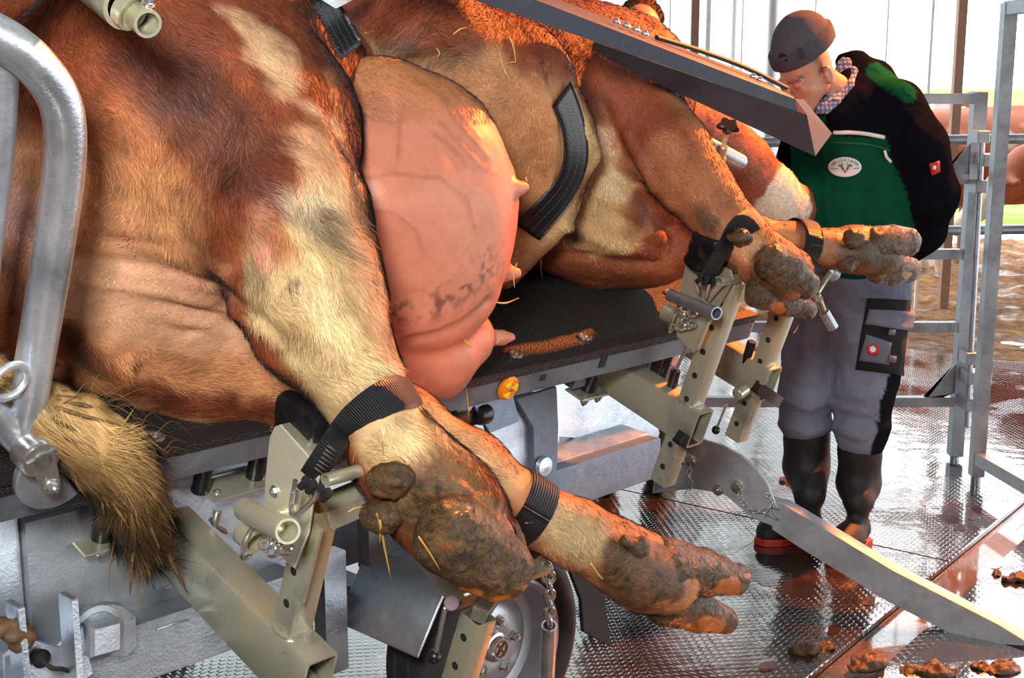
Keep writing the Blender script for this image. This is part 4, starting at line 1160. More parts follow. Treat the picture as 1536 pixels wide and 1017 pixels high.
# near end: bent tube frame with its hinge
pts = [onb(x, y, .05) for x, y in ((-220, 10), (-90, 22), (-10, 52), (48, 92), (88, 148), (98, 210), (92, 290), (76, 400), (56, 520), (34, 650))]
fr = P_('bent_tube_frame', sweep(resample(pts, 7), .0285, 24), M['galv_bright'], None, 'thick bent galvanised tube', autos=60)
pts = [onb(x, y, .02) for x, y in ((2, 60), (6, 100), (2, 200), (-10, 310), (-30, 480))]
P_('inner_tube', sweep(resample(pts, 4), .019, 18), M['galv'], fr)
P_('base_tube', sweep([onb(-120, 520, .05), onb(-20, 612, .05), onb(62, 690, .05)], .0245, 20), M['galv_bright'], fr)
P_('tube_stub', sweep([onb(34, 640, .05), onb(55, 690, .05)], .03, 20), M['galv_bright'], fr)
hq = onb(86, 714, .075)
hd = P_('hinge_disc', lathe(hq - n * .02, hq + n, [(0, .062), (.004, .064), (.014, .064), (.017, .061), (.017, .0005)], 40, cap=False), M['galv'], fr, 'round hinge disc')
mq = onb(60, 688, .10)
P_('hinge_pin', lathe(mq - n * .03, mq + n, [(0, .033), (.03, .032), (.036, .028), (.037, .016), (.040, .015), (.040, .0005)], 30, cap=False), M['chrome'], fr)
l0 = onb(62, 690, .105); l1 = onb(76, 727, .105)
P_('lever_plate', loft([[l0 + unit(l1 - l0) * -.01 + x * .022 for x in (unit(np.cross(l1 - l0, n)), -unit(np.cross(l1 - l0, n)))] + [l1 + unit(l1 - l0) * .008 - unit(np.cross(l1 - l0, n)) * .012, l1 + unit(l1 - l0) * .008 + unit(np.cross(l1 - l0, n)) * .012],
      [p + n * .005 for p in [l0 + unit(l1 - l0) * -.01 + x * .022 for x in (unit(np.cross(l1 - l0, n)), -unit(np.cross(l1 - l0, n)))] + [l1 + unit(l1 - l0) * .008 - unit(np.cross(l1 - l0, n)) * .012, l1 + unit(l1 - l0) * .008 + unit(np.cross(l1 - l0, n)) * .012]]]), M['chrome'], fr)
P_('bolt', hexbolt(l1 + n * .005, n, .009, .01), M['chrome'], fr)
P_('ring_handle', sweep(ring_path(onb(14, 572, .08), n + u * .3, .032, 26, r2=.026), .006, 10, closed=True), M['galv_bright'], fr)
# tube with open end above the rump
t0 = onb(70, -80, -.2); t1 = onb(188, 12, .12); t2 = onb(222, 36, .16)
et = P_('extension_tube', pipe(t1, t0, .029, .006, 28), M['zinc'], fr, 'yellow-zinc tube with open end')
P_('inner_tube', pipe(t2, t0, .0185, .004, 24), M['zinc'], fr)
P_('collar', pipe(t1 + (t2 - t1) * .35, t1, .0245, .004, 24), M['zinc'], fr)
P_('set_screw', hexbolt(onb(222, 6, .14), w, .007, .01), M['chrome'], fr)
P_('tube_carrier', cyl(t0, onb(-160, 12, .05), .026, 20), M['galv'], fr)
# hanging pin on its chain from the lower hind support
tp = onb(824, 846, .40); bt = onb(824, 938, .40)
hc_ = thing('hanging_chain_pin', 'rust-flecked grey pin hanging on a short chain below the lower hind leg', 'chain', bt)
chain_links(np.array([tp + (bt - tp) * t for t in np.linspace(0, 1, 12)]), .017, .0042, 'chain_link', hc_, M['chrome'])
pe = onb(818, 1075, .40)
mesh_obj('pin_tube', *pipe(bt, pe, .0165, .004, 24), M['rusty_pin'] if 'rusty_pin' in M else M['galv_bright'], hc_, autos=40)
mesh_obj('pin_rivet', *cyl(onb(824, 955, .42), onb(824, 955, .43), .004, 8), M['rust'], hc_, autos=40)
mesh_obj('hook_bar', *sweep(resample([onb(x, y, .40) for x, y in ((814, 842), (812, 860), (816, 872))], 4), .004, 8), M['zinc'], hc_, smooth=True)
# ================================================================== THE COW
def R_(px, py, b, rpx):
    p = onb(px, py, b); return (p, rpx / F * depth(p))
cow = Body(.0105)
GT, GU, GL, GC, GF, GG, GH = 0, 1, 2, 3, 4, 5, 6
nn_, ww_, uu_ = n, w, u
# trunk
cow.cone(T(.25, -.70, .36), .345, T(1.05, -.64, .35), .36, GT, .10)
cow.cone(T(1.05, -.64, .35), .36, T(1.55, -.66, .32), .33, GT, .10)
cow.ell(T(.75, -.55, .38), (.55, .36, .34), (u, n), GT, .10)
cow.chain([R_(640, 60, -.34, 90), R_(760, 130, -.30, 85), R_(810, 220, -.26, 66), R_(790, 300, -.26, 60), R_(740, 380, -.28, 55)], GT, .10)
# rump
cow.cone(T(-.10, -.66, .28), .24, T(.3, -.66, .34), .33, GT, .12)
cow.ell(T(-.14, -.42, .27), (.20, .28, .25), (u, n), GT, .10)
# upper hind leg
cow.chain([R_(155, 195, -.40, 195), R_(270, 150, -.30, 215), R_(360, 230, -.14, 165), R_(425, 330, .03, 122), R_(472, 440, .15, 98), R_(508, 520, .23, 70),
           R_(545, 592, .29, 55), R_(588, 665, .35, 58)], GU, .05)
cow.chain([R_(588, 665, .35, 58), R_(622, 715, .39, 72), R_(672, 765, .45, 76), R_(700, 800, .49, 70)], GU, .04)
cow.cone(*R_(395, 440, .11, 38), *R_(440, 520, .18, 42), GU, .05)            # point of the hock
cow.cone(*R_(395, 400, .07, 42), *R_(395, 440, .11, 38), GU, .05)
cow.cone(*R_(330, 300, -.10, 90), *R_(430, 180, -.16, 95), GU, .08)
cow.cone(*R_(300, 60, -.42, 190), *R_(430, 130, -.34, 120), GU, .08)
# lower hind quarter and leg
cow.chain([R_(60, 400, -.40, 150), R_(190, 455, -.28, 135), R_(330, 500, -.17, 108), R_(430, 565, -.06, 78), R_(520, 612, .06, 62), R_(600, 640, .15, 58),
           R_(700, 705, .28, 54), R_(786, 764, .38, 44), R_(860, 798, .44, 44), R_(920, 830, .49, 50)], GL, .05)
cow.chain([R_(920, 830, .49, 50), R_(960, 856, .53, 55), R_(1000, 872, .56, 50)], GL, .03)
cow.cone(*R_(130, 320, -.27, 130), *R_(270, 365, -.16, 85), GT, .12)
cow.cone(*R_(90, 430, -.30, 110), *R_(220, 430, -.20, 90), GL, .12)
cow.cone(*R_(160, 540, -.16, 48), *R_(300, 600, -.10, 36), GL, .06)
cow.cone(*R_(300, 600, -.10, 36), *R_(400, 618, -.05, 26), GL, .05)
# front quarter
cow.chain([R_(900, 190, -.42, 130), R_(880, 290, -.38, 118), R_(900, 350, -.34, 70)], GC, .08)
cow.cone(*R_(850, 330, -.36, 80), *R_(960, 385, -.24, 44), GC, .06)
cow.cone(*R_(960, 270, -.28, 72), *R_(930, 330, -.26, 70), GC, .06)
cow.cone(*R_(800, 120, -.50, 120), *R_(930, 130, -.50, 110), GC, .10)
cow.chain([R_(860, 110, -.46, 90), R_(940, 165, -.30, 76), R_(1000, 225, -.14, 58), R_(1048, 285, -.02, 46), R_(1084, 330, .07, 37), R_(1112, 358, .12, 33),
           R_(1135, 378, .16, 36)], GF, .05)
cow.chain([R_(1135, 378, .16, 36), R_(1158, 398, .20, 40), R_(1180, 412, .22, 42)], GF, .03)
cow.chain([R_(900, 370, -.32, 56), R_(990, 375, -.20, 42), R_(1060, 362, -.10, 36), R_(1120, 352, -.02, 28), R_(1190, 362, .05, 24), R_(1240, 372, .09, 27)], GG, .05)
cow.chain([R_(1240, 372, .09, 27), R_(1280, 374, .12, 33), R_(1320, 378, .15, 36)], GG, .03)
# neck and head (behind the front leg)
cow.cone(T(1.55, -.66, .32), .30, *R_(1000, 190, -.62, 70), GH, .10)
cow.chain([R_(1000, 190, -.62, 70), R_(1050, 215, -.58, 62), R_(1100, 252, -.52, 54), R_(1150, 290, -.46, 42), R_(1180, 312, -.44, 38)], GH, .05)
cow.cone(*R_(1040, 180, -.62, 30), *R_(1090, 215, -.56, 32), GH, .04)
cow.cone(*R_(1165, 330, -.45, 28), *R_(1200, 318, -.43, 24), GH, .03)
cow.ell(R_(1200, 300, -.42, 10)[0], (.05, .035, .045), (u, n), GH, .03)
# hollow between thigh and lower leg
cow.cone(*R_(322, 372, -.02, 9), *R_(346, 385, .0, 12), k=.03, sub=True)
cow.build()
V, Q, G = cow.mesh()
V = smooth_mesh(V, Q, 2)
N = vnormals(V, Q)
PX, PY, PZ = proj(V)
P2 = np.stack([PX, PY], 1)
facing = ((CAM - V) * N).sum(1) > 0
def ridge(line, width, hgt, groups):
    """raise or sink the skin along a fold drawn on the visible side"""
    global V
    m = np.isin(G, groups) & facing
    d = polydist(P2[m], line)
    V[m] += N[m] * (hgt * np.exp(-(d / width) ** 2))[:, None]
for ln, wd_, hg_ in (([(110, 385), (220, 400), (330, 430), (420, 505)], 9, -.009), ([(120, 420), (250, 440), (350, 470), (440, 545)], 8, .007),
                     ([(200, 365), (300, 385), (370, 440)], 9, .008), ([(230, 455), (330, 470), (420, 530)], 6, -.007), ([(260, 480), (350, 500), (430, 560)], 7, .006),
                     ([(150, 350), (250, 372), (350, 400)], 7, -.006), ([(60, 330), (150, 345), (250, 350)], 12, .006), ([(280, 500), (330, 490), (420, 510)], 5, -.005)):
    ridge(ln, wd_, hg_, (GT, GL, GU))
for ln, wd_, hg_ in (([(900, 150), (930, 230), (990, 330), (1010, 350)], 10, -.014), ([(870, 180), (900, 260), (960, 330), (1000, 370)], 12, .014),
                     ([(850, 340), (920, 370), (980, 380)], 9, .012), ([(850, 380), (930, 395), (1000, 395)], 7, -.010), ([(940, 200), (980, 280), (1010, 310)], 8, .010),
                     ([(880, 300), (940, 330), (985, 335)], 9, -.008), ([(800, 90), (826, 180), (822, 290)], 9, .012), ([(500, 100), (600, 100), (700, 70)], 9, -.01)):
    ridge(ln, wd_, hg_, (GC, GF, GT, GH))
for ln, wd_, hg_ in (([(465, 150), (505, 240), (520, 300)], 10, .006), ([(430, 350), (500, 420), (560, 560)], 14, .006), ([(620, 650), (690, 720), (760, 800)], 16, .006),
                     ([(600, 700), (650, 690), (720, 730)], 9, -.008), ([(640, 760), (700, 740), (770, 780)], 10, -.008), ([(385, 380), (400, 420), (395, 450)], 10, .004),
                     ([(500, 570), (560, 560), (600, 575)], 10, -.004)):
    ridge(ln, wd_, hg_, (GU,))
V += N * (fbm(V, 14, 3, 4) * .006 + fbm(V, 70, 2, 8) * .0022)[:, None]
N = vnormals(V, Q)

# coat colours: the animal's own markings, laid out as soft round patches on its skin
red, dark, tan, cream = [np.array(lin(*c)[:3]) for c in ((136, 68, 38), (86, 42, 26), (188, 128, 84), (212, 180, 128))]
pale, grey, pink, muck, mucky, light = [np.array(lin(*c)[:3]) for c in ((214, 168, 128), (124, 108, 84), (204, 134, 110), (78, 56, 34), (112, 84, 42), (222, 198, 160))]
Cc = np.tile(red, (len(V), 1)); W = np.zeros(len(V))
Cc[G == GL] = tan; Cc[G == GF] = tan * .6 + red * .4
warp = np.stack([fbm(V, 7, 3, 20 + s) for s in range(3)], 1) * .05 + np.stack([fbm(V, 45, 2, 30 + s) for s in range(3)], 1) * .014
Vw = V + warp
PXf = PX
def spot(px, py, rpx, col, groups, k=1.0, soft=.45, wet=None):
    m = np.isin(G, groups) & facing
    i = np.nonzero(m)[0]
    d2 = (PX[i] - px) ** 2 + (PY[i] - py) ** 2
    near = i[d2 < max(64, d2.min() * 1.5)]
    c = V[near[np.argmin(PZ[near])]]
    r = rpx / F * depth(c)
    gi = np.nonzero(np.isin(G, groups))[0]
    d = np.linalg.norm(Vw[gi] - c, axis=1) / r
    f = k * np.clip((1 + soft - d) / (2 * soft), 0, 1); f = f * f * (3 - 2 * f)
    Cc[gi] = Cc[gi] * (1 - f[:, None]) + np.asarray(col) * f[:, None]
    if wet is not None: W[gi] = np.maximum(W[gi], f * wet)
def path(pts, rpx, col, groups, k=1.0, soft=.45, wet=None, n_=4):
    for (x0, y0), (x1, y1) in zip(pts[:-1], pts[1:]):
        for t in np.linspace(0, 1, n_, endpoint=False): spot(x0 + (x1 - x0) * t, y0 + (y1 - y0) * t, rpx, col, groups, k, soft, wet)
    spot(pts[-1][0], pts[-1][1], rpx, col, groups, k, soft, wet)
U = (GU, GT)
# thigh: red with darker centre, tan lower part
path([(300, 110), (330, 200), (380, 290)], 60, dark, (GU,), .55, .7)
path([(230, 60), (330, 40)], 70, dark, (GU,), .3, .8)
path([(60, 270), (150, 300), (260, 320)], 70, tan, U, .75, .6)
path([(230, 120), (300, 170), (340, 240)], 60, dark, (GU,), .4, .8)
path([(120, 60), (250, 30)], 60, dark, (GU, GT), .35, .8)
path([(280, 200), (220, 220)], 30, dark, (GU,), .35, .7)
path([(80, 330), (160, 380), (260, 370)], 70, tan * .9 + pale * .1, (GT, GL, GU), .9, .6)
path([(150, 180), (220, 230)], 45, tan * .5 + red * .5, (GU,), .5, .7)
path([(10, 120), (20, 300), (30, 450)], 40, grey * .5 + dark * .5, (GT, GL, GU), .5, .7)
path([(350, 0), (385, 30), (410, 70), (430, 130), (460, 165)], 19, pale, (GU,), .9, .5)
path([(450, 200), (480, 235), (500, 300)], 34, pale * .8 + tan * .2, (GU,), .9, .5)
path([(480, 90), (505, 130)], 26, dark * .4 + red * .6, (GU,), .8, .4)
path([(455, 178), (500, 176)], 13, grey, (GU,), .7, .5)
path([(330, 170), (370, 200)], 50, dark, (GU,), .35, .8)
path([(490, 320), (510, 350)], 32, grey * .7 + cream * .3, (GU,), .85, .5)
path([(470, 330), (530, 380)], 26, grey, (GU,), .7, .6)
path([(440, 290), (520, 330), (550, 380)], 20, light * .8, (GU,), .5, .8)
path([(430, 400), (480, 440), (540, 520), (580, 600), (600, 640)], 62, cream, (GU,), .95, .5)
path([(540, 420), (580, 520)], 25, tan * .6 + pale * .4, (GU,), .6, .6)
path([(390, 330), (420, 380)], 32, red * .6 + tan * .4, (GU,), .8, .5)
path([(372, 420), (385, 470)], 24, grey * .7 + cream * .2, (GU,), .7, .5)
spot(392, 400, 20, pink, (GU,), .8); spot(385, 405, 8, np.array(lin(214, 80, 80)[:3]), (GU,), .8)
for x, y, r in ((425, 427, 8), (407, 455, 8), (413, 475, 6), (400, 490, 8), (488, 247, 8), (500, 335, 10), (555, 423, 6), (465, 560, 6), (500, 595, 8)): spot(x, y, r, dark * .5 + grey * .3, (GU,), .8, .35)
path([(500, 600), (560, 590)], 22, grey * .6 + cream * .4, (GU,), .4, .8)
path([(600, 660), (640, 680), (680, 700)], 45, cream * .8 + tan * .2, (GU,), .8, .5)
path([(590, 640), (570, 660)], 20, grey * .5 + muck * .5, (GU,), .6, .6)
path([(640, 740), (690, 760), (740, 800), (690, 830)], 54, mucky * .6 + tan * .12, (GU,), 1, .4, .85)
path([(610, 700), (650, 700), (700, 720)], 26, muck * .6 + tan * .4, (GU,), .6, .8, .3)
path([(700, 770), (660, 800), (740, 790)], 18, pink * .4 + muck * .6, (GU,), .5, .7, .9)
path([(660, 760), (690, 780)], 14, muck, (GU,), .7, .6, .9)
path([(508, 190), (532, 290), (556, 380), (585, 480), (603, 560)], 38, pale * .65 + tan * .35, (GU,), .9, .5)
path([(395, 470), (440, 545), (490, 620)], 36, cream * .8 + grey * .15, (GU,), .9, .5)
path([(500, 110), (520, 160)], 22, tan * .6 + red * .4, (GU,), .7, .5)
# inner side of the lower thigh
path([(150, 440), (230, 460), (300, 470), (400, 520)], 60, pale * .75 + pink * .2, (GT, GL), .95, .5)
path([(250, 420), (330, 440)], 34, pale * .55 + pink * .45, (GT, GL, GU), .7, .6)
path([(300, 560), (380, 580), (430, 570)], 40, tan, (GL,), .8, .5)
path([(90, 500), (160, 570), (250, 610), (340, 620), (420, 625)], 24, dark * .6 + red * .4, (GL, GT), .9, .5)
path([(60, 470), (120, 550)], 26, muck * .7, (GL, GT), .7, .6)
path([(200, 540), (205, 552)], 9, dark * .4, (GL, GT), .8)
path([(20, 320), (45, 370)], 28, np.array(lin(150, 110, 100)[:3]), (GT, GL), .6)
path([(15, 400), (40, 460), (60, 500)], 22, muck, (GT, GL), .8)
path([(640, 620), (700, 660), (760, 720)], 40, cream * .6 + tan * .45, (GL,), .9, .5)
path([(840, 780), (900, 810)], 36, cream * .55 + grey * .45, (GL,), .9, .5)
path([(940, 835), (990, 870), (1020, 870)], 46, muck * .6 + pink * .25, (GL,), 1, .4, .8)
path([(930, 830), (960, 840)], 26, mucky * .8, (GL,), .8, .5, .7)
# belly
path([(620, 130), (700, 110), (780, 160), (820, 260), (790, 330), (760, 370)], 62, tan * .8 + cream * .15, (GT, GC), .95, .6)
path([(560, 70), (640, 60), (720, 50)], 34, muck * .8 + dark * .2, (GT, GC), .75, .7)
path([(520, 60), (560, 80)], 26, pale * .4 + grey * .6, (GT,), .7, .6)
path([(760, 300), (740, 360)], 30, grey * .7 + tan * .2, (GT,), .6, .7)
path([(560, 20), (660, 10), (760, 40), (810, 90)], 34, red * .8 + dark * .2, (GT, GC), .9, .5)
# brisket and shoulder
path([(870, 180), (900, 250), (950, 320), (900, 350), (850, 340)], 44, cream * .75 + tan * .2, (GC, GT), .9, .5)
path([(900, 210), (930, 290)], 24, light, (GC, GF), .75, .6)
path([(960, 330), (990, 300), (1005, 330)], 24, red * .8, (GC, GF), .8, .5)
path([(830, 400), (920, 410), (1000, 395)], 24, red * .7 + tan * .3, (GC, GG), .9, .5)
path([(850, 365), (840, 350)], 14, grey * .8, (GC,), .7)
path([(900, 100), (960, 160), (1000, 220)], 44, red, (GC, GF), .9, .5)
path([(840, 80), (880, 130), (900, 170)], 26, dark, (GC, GF), .6, .6)
path([(1000, 240), (1050, 290), (1080, 320)], 34, red * .55 + tan * .45, (GF,), .9, .5)
path([(1055, 315), (1075, 345)], 16, dark * .6 + grey * .3, (GF,), .7, .6)
path([(1120, 355), (1150, 375)], 28, tan * .7 + pale * .4, (GF,), .9, .5)
path([(1160, 395), (1200, 420), (1170, 440)], 34, muck, (GF,), 1, .4, .85)
path([(1110, 350), (1100, 365)], 13, muck, (GF,), .8, .5, .4)
path([(1150, 350), (1190, 360)], 20, tan, (GG,), .8)
path([(1230, 370), (1255, 372)], 26, tan * .6 + grey * .5, (GG,), .9)
path([(1290, 370), (1340, 380)], 34, muck * .8 + mucky * .2, (GG,), 1, .4, .8)
path([(1180, 305), (1205, 320), (1160, 325), (1190, 300)], 44, np.array(lin(232, 216, 192)[:3]), (GH,), 1, .2)
spot(1204, 338, 10, pink * .9, (GH,), .8)
Cc *= (1 + .35 * fbm(V, 22, 3, 50))[:, None]
Cc = np.clip(Cc, 0, 1)
CW = np.concatenate([Cc, W[:, None]], 1)
root = thing('cow', 'red-brown and cream cow lying on its side on the table, udder facing the viewer', 'cow', T(.8, -.6, .02))
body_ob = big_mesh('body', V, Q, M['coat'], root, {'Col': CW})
# length and lie of the hair
Ln = np.full(len(V), .010)
Ln[G == GU] = .017; Ln[G == GL] = .012
def longer(px, py, rpx, ln, groups):
    m = np.isin(G, groups) & facing; d = np.hypot(PX - px, PY - py) / rpx
    f = np.clip(1.3 - d, 0, 1); Ln[m] = np.maximum(Ln[m], (ln * f)[m])
for a in ((500, 340, 80, .042, (GU,)), (470, 280, 70, .03, (GU,)), (500, 470, 80, .026, (GU,)), (560, 560, 70, .024, (GU,)), (300, 610, 90, .032, (GL, GT)), (420, 620, 60, .026, (GL,)),
          (160, 560, 60, .026, (GL, GT)), (620, 60, 120, .024, (GT,)), (700, 690, 90, .018, (GL,)), (870, 790, 60, .014, (GL,)), (640, 680, 60, .014, (GU,)), (1065, 335, 35, .022, (GF,)), (300, 190, 160, .022, (GU,))):
    longer(*a)
bald = np.zeros(len(V), bool)
for px, py, r in ((300, 430, 110), (180, 450, 80), (390, 500, 40)):
    bald |= np.isin(G, (GT, GL)) & (np.hypot(PX - px, PY - py) < r)
Ln[bald] = .005
flow = np.zeros_like(V)
down = -Z3
flow[:] = -u * .6 - w * .3 + n * .3
def legdir(p0, p1, b0, b1): return unit(onb(*p1, b1) - onb(*p0, b0))
flow[G == GU] = legdir((300, 200), (700, 800), -.1, .5)
flow[G == GL] = legdir((300, 500), (950, 850), -.1, .5)
flow[G == GF] = legdir((900, 150), (1200, 430), -.3, .3)
flow[G == GG] = legdir((1000, 370), (1340, 380), -.1, .2)
flow[G == GH] = legdir((1000, 190), (1190, 310), -.6, -.44)
flow[G == GC] = w * -.6 + n * .4
flow[G == GT] = -w * .5 + n * .5 - u * .2
flow += np.stack([fbm(V, 4, 2, 60 + s) for s in range(3)], 1) * 1.3
keep = (W < .45) & (((CAM - V) * N).sum(1) > -.35 * np.linalg.norm(CAM - V, axis=1)) & (((V - A0) @ w) > -.6)
SP = np.stack(proj(V)[:2], 1)
for ln, wpx, gs in (([(612, 585), (580, 594), (555, 608), (532, 626), (500, 660)], 27, (GU,)), ([(786, 735), (775, 790)], 26, (GL,)), ([(1130, 328), (1102, 348), (1080, 375)], 15, (GF,)), ([(1197, 345), (1195, 385)], 16, (GG,)),
                    ([(838, 140), (860, 215), (858, 250), (842, 285), (790, 345)], 26, (GT, GC))):
    keep &= ~(np.isin(G, gs) & (polydist(SP, ln) < wpx))
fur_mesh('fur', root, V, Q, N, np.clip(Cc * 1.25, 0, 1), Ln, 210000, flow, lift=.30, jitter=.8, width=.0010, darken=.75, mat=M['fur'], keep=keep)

# udder with veins and teats
ud = Body(.008)
ud.chain([R_(560, 160, -.22, 70), R_(610, 230, -.16, 120), R_(640, 310, -.10, 122), R_(640, 390, -.06, 102), R_(640, 420, -.05, 98)], 0, .08)
ud.chain([R_(560, 300, -.10, 120), R_(600, 420, -.06, 110)], 0, .06)
ud.chain([R_(548, 230, -.13, 58), R_(572, 330, -.07, 64), R_(600, 430, -.03, 60)], 0, .05)
ud.cone(*R_(700, 290, -.08, 52), *R_(715, 372, -.05, 36), 0, .06)
ud.chain([R_(590, 500, -.05, 78), R_(650, 520, -.02, 74), R_(694, 508, .0, 48)], 1, .012)
ud.cone(*R_(600, 520, -.05, 78), *R_(650, 540, -.03, 62), 1, .012)
for (a, b_, r0, r1) in (((738, 286), (786, 281), 15, 11), ((735, 408), (775, 410), 14, 11), ((730, 507), (766, 506), 14, 10)):
    m_ = ((a[0] * .35 + b_[0] * .65), (a[1] * .35 + b_[1] * .65))
    ud.chain([R_(a[0], a[1], .015, r0), R_(m_[0], m_[1], .025, r1 * 1.1), R_(b_[0], b_[1], .03, r1)], 2, .010)
ud.build(); UV, UQ, UG = ud.mesh(); UV = smooth_mesh(UV, UQ, 3); UN = vnormals(UV, UQ)
ux, uy, uz = proj(UV); U2 = np.stack([ux, uy], 1); fc = ((CAM - UV) * UN).sum(1) > 0
veins = [([(535, 275), (590, 262), (660, 268), (700, 300), (712, 340)], 3.2, .0028), ([(600, 180), (598, 220), (592, 262)], 2.6, .002), ([(540, 310), (590, 320), (625, 345), (634, 375)], 2.6, .002),
         ([(660, 150), (700, 200), (735, 240)], 3.5, .0025), ([(650, 200), (690, 235), (700, 250)], 3, .002), ([(660, 185), (720, 250), (745, 262)], 3.5, .0024), ([(620, 120), (680, 160), (720, 210)], 3, .002)]
vm = np.zeros(len(UV))
for ln, wd_, hh in veins:
    d = polydist(U2, ln); e = np.exp(-(d / wd_) ** 2) * fc; UV += UN * (e * hh)[:, None]; vm = np.maximum(vm, e)
UV += UN * (fbm(UV, 16, 3, 3) * .004)[:, None]
uc = np.array(lin(198, 128, 102)[:3]); uc2 = np.array(lin(214, 148, 104)[:3])
UC = np.tile(uc, (len(UV), 1)) * (1 + .12 * fbm(UV, 9, 3, 5))[:, None]
t = np.clip((190 - uy) / 110, 0, 1)[:, None] * (UG == 0)[:, None]; UC = UC * (1 - t) + np.array(lin(202, 138, 80)[:3]) * t
UC = UC * (1 - .25 * vm[:, None])
dirt = np.exp(-(polydist(U2, [(590, 470), (650, 460), (700, 430), (735, 395)]) / 22) ** 2) * np.clip(fbm(UV, 85, 3, 9) * 5 + .1, 0, 1) * fc
UC = UC * (1 - .75 * dirt[:, None]) + np.array(lin(74, 48, 36)[:3]) * .75 * dirt[:, None]
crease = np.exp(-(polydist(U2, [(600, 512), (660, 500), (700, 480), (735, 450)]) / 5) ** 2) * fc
UV -= UN * (crease * .007)[:, None]; UC *= (1 - .35 * crease)[:, None]  # fold sunk in shape, its shade darkened into the skin colour
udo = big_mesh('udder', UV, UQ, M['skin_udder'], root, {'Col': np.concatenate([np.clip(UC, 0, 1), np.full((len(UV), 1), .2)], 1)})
udo['label'] = 'bare pink udder with three teats'
uk = (uy < 185) & (UG == 0)
if uk.any():
    fur_mesh('udder_hair', udo, UV, UQ, UN, np.clip(UC * 1.1, 0, 1), np.where(uk, .010, .002), 9000, np.tile(u * .3 + n - w * .5, (len(UV), 1)), lift=.25, jitter=.5, width=.0008, mat=M['fur'], keep=uk)

# claws and dewclaws
horn = np.array(lin(178, 104, 44)[:3])
def claw(p0, p1, b0, b1, r0, r1, off=0.0, seed=0, horn_at=(), label=None, sx=None, f=.82, toe=.8):
    """one claw from heel p0 to toe p1 (photo points), radii in photo pixels; sx = axis it is thin along"""
    a, ra = R_(p0[0], p0[1], b0, r0); c, rc = R_(p1[0], p1[1], b1, r1); d = unit(c - a)
    if sx is None: sx = -unit(a - CAM)
    sx = unit(sx - d * (sx @ d)); a = a + sx * off; c = c + sx * off
    bo = Body(.0042)
    m_ = (a + c) / 2
    bo.cone(a, ra, m_, (ra * .6 + rc * .4) * 1.04, 0, .015, sx, f); bo.cone(m_, (ra * .6 + rc * .4) * 1.04, c, rc, 0, .015, sx, f)
    up_ = unit(np.cross(d, sx)); sg = 1 if up_ @ UPV < 0 else -1
    bo.cone(a - d * ra * .2 + sg * up_ * ra * .35, ra * .6, c + sg * up_ * rc * .45, rc * .55, 0, .012, sx, f)
    bo.build(); V, Q, G = bo.mesh(); V = smooth_mesh(V, Q, 1); N = vnormals(V, Q)
    V = V + N * (fbm(V, 38, 3, seed) * .005 + .5 * np.abs(vnoise(V, 90, seed)) * .006)[:, None]
    C = np.tile(muck * .55 + mucky * .25, (len(V), 1)) * (1 + .9 * fbm(V, 40, 3, seed + 3))[:, None]
    g = np.clip(fbm(V, 26, 3, seed + 9) * 3.5 - .5, 0, 1)[:, None]; C = C * (1 - g) + np.array(lin(128, 104, 40)[:3]) * g
    g = np.clip(fbm(V, 34, 3, seed + 19) * 3.5 - .9, 0, 1)[:, None]; C = C * (1 - g) + np.array(lin(150, 70, 34)[:3]) * g
    x, y, z = proj(V); al = np.full((len(V), 1), .9)
    for hx, hy, hr in horn_at:
        e = np.clip((1.0 - np.hypot(x - hx, (y - hy) * 1.4) / hr + .8 * fbm(V, 40, 2, 4)) * 2.5, 0, 1)[:, None]; C = C * (1 - e) + horn * e; al = al * (1 - e) + .3 * e
    o = big_mesh('claw', V, Q, M['muck'], root, {'Col': np.concatenate([np.clip(C, 0, 1), al], 1)})
    if label: o['label'] = label
    return o
def dew(px, py, b, rpx, axis, col=None, seed=0, f=1.1):
    p, r = R_(px, py, b, rpx); bo = Body(.0042); rg = np.random.RandomState(seed)
    bo.ell(p, (r * f, r * .9, r * .8), (axis, Z3), k=.01)
    for _ in range(5): bo.cone(p, r * .5, p + rg.randn(3) * r * .42, r * .35, 0, .012)
    bo.build(); V, Q, G = bo.mesh(); N = vnormals(V, Q)
    V = V + N * (fbm(V, 50, 3, seed) * .010)[:, None]
    C = np.tile(muck * .6 + mucky * .2 if col is None else col, (len(V), 1)) * (1 + .9 * fbm(V, 40, 3, seed + 3))[:, None]
    return big_mesh('dewclaw', V, Q, M['muck'], root, {'Col': np.concatenate([np.clip(C, 0, 1), np.full((len(V), 1), .7)], 1)})
claw((686, 806), (764, 862), .53, .58, 62, 46, -.014, seed=1, horn_at=((705, 897, 26), (745, 908, 26), (795, 885, 14)), label='outer claw caked with wet manure', f=.7)
claw((720, 790), (782, 862), .50, .55, 50, 30, -.03, seed=2, f=.7)
dew(586, 722, .42, 32, RT, seed=3); dew(574, 772, .42, 31, RT, seed=4)
claw((998, 848), (1106, 868), .56, .60, 42, 22, seed=5, horn_at=((1093, 880, 22), (1125, 862, 8)), label='upper of the two spread claws')
claw((1000, 902), (1092, 932), .56, .60, 36, 18, seed=6, horn_at=((1062, 937, 26), (1038, 944, 14)), label='lower of the two spread claws')
dew(930, 880, .515, 26, RT, seed=7, col=pink * .35 + muck * .5); dew(950, 826, .53, 24, RT, seed=8)
claw((1162, 396), (1214, 430), .23, .28, 30, 20, -.008, seed=9, f=.68, label='upper claw plastered with manure')
claw((1142, 438), (1218, 466), .22, .27, 25, 14, -.008, seed=10, f=.68, horn_at=((1165, 462, 18), (1232, 470, 10)), label='lower claw plastered with manure')
dew(1110, 354, .16, 15, RT, seed=11); dew(1102, 396, .14, 15, RT, seed=12)
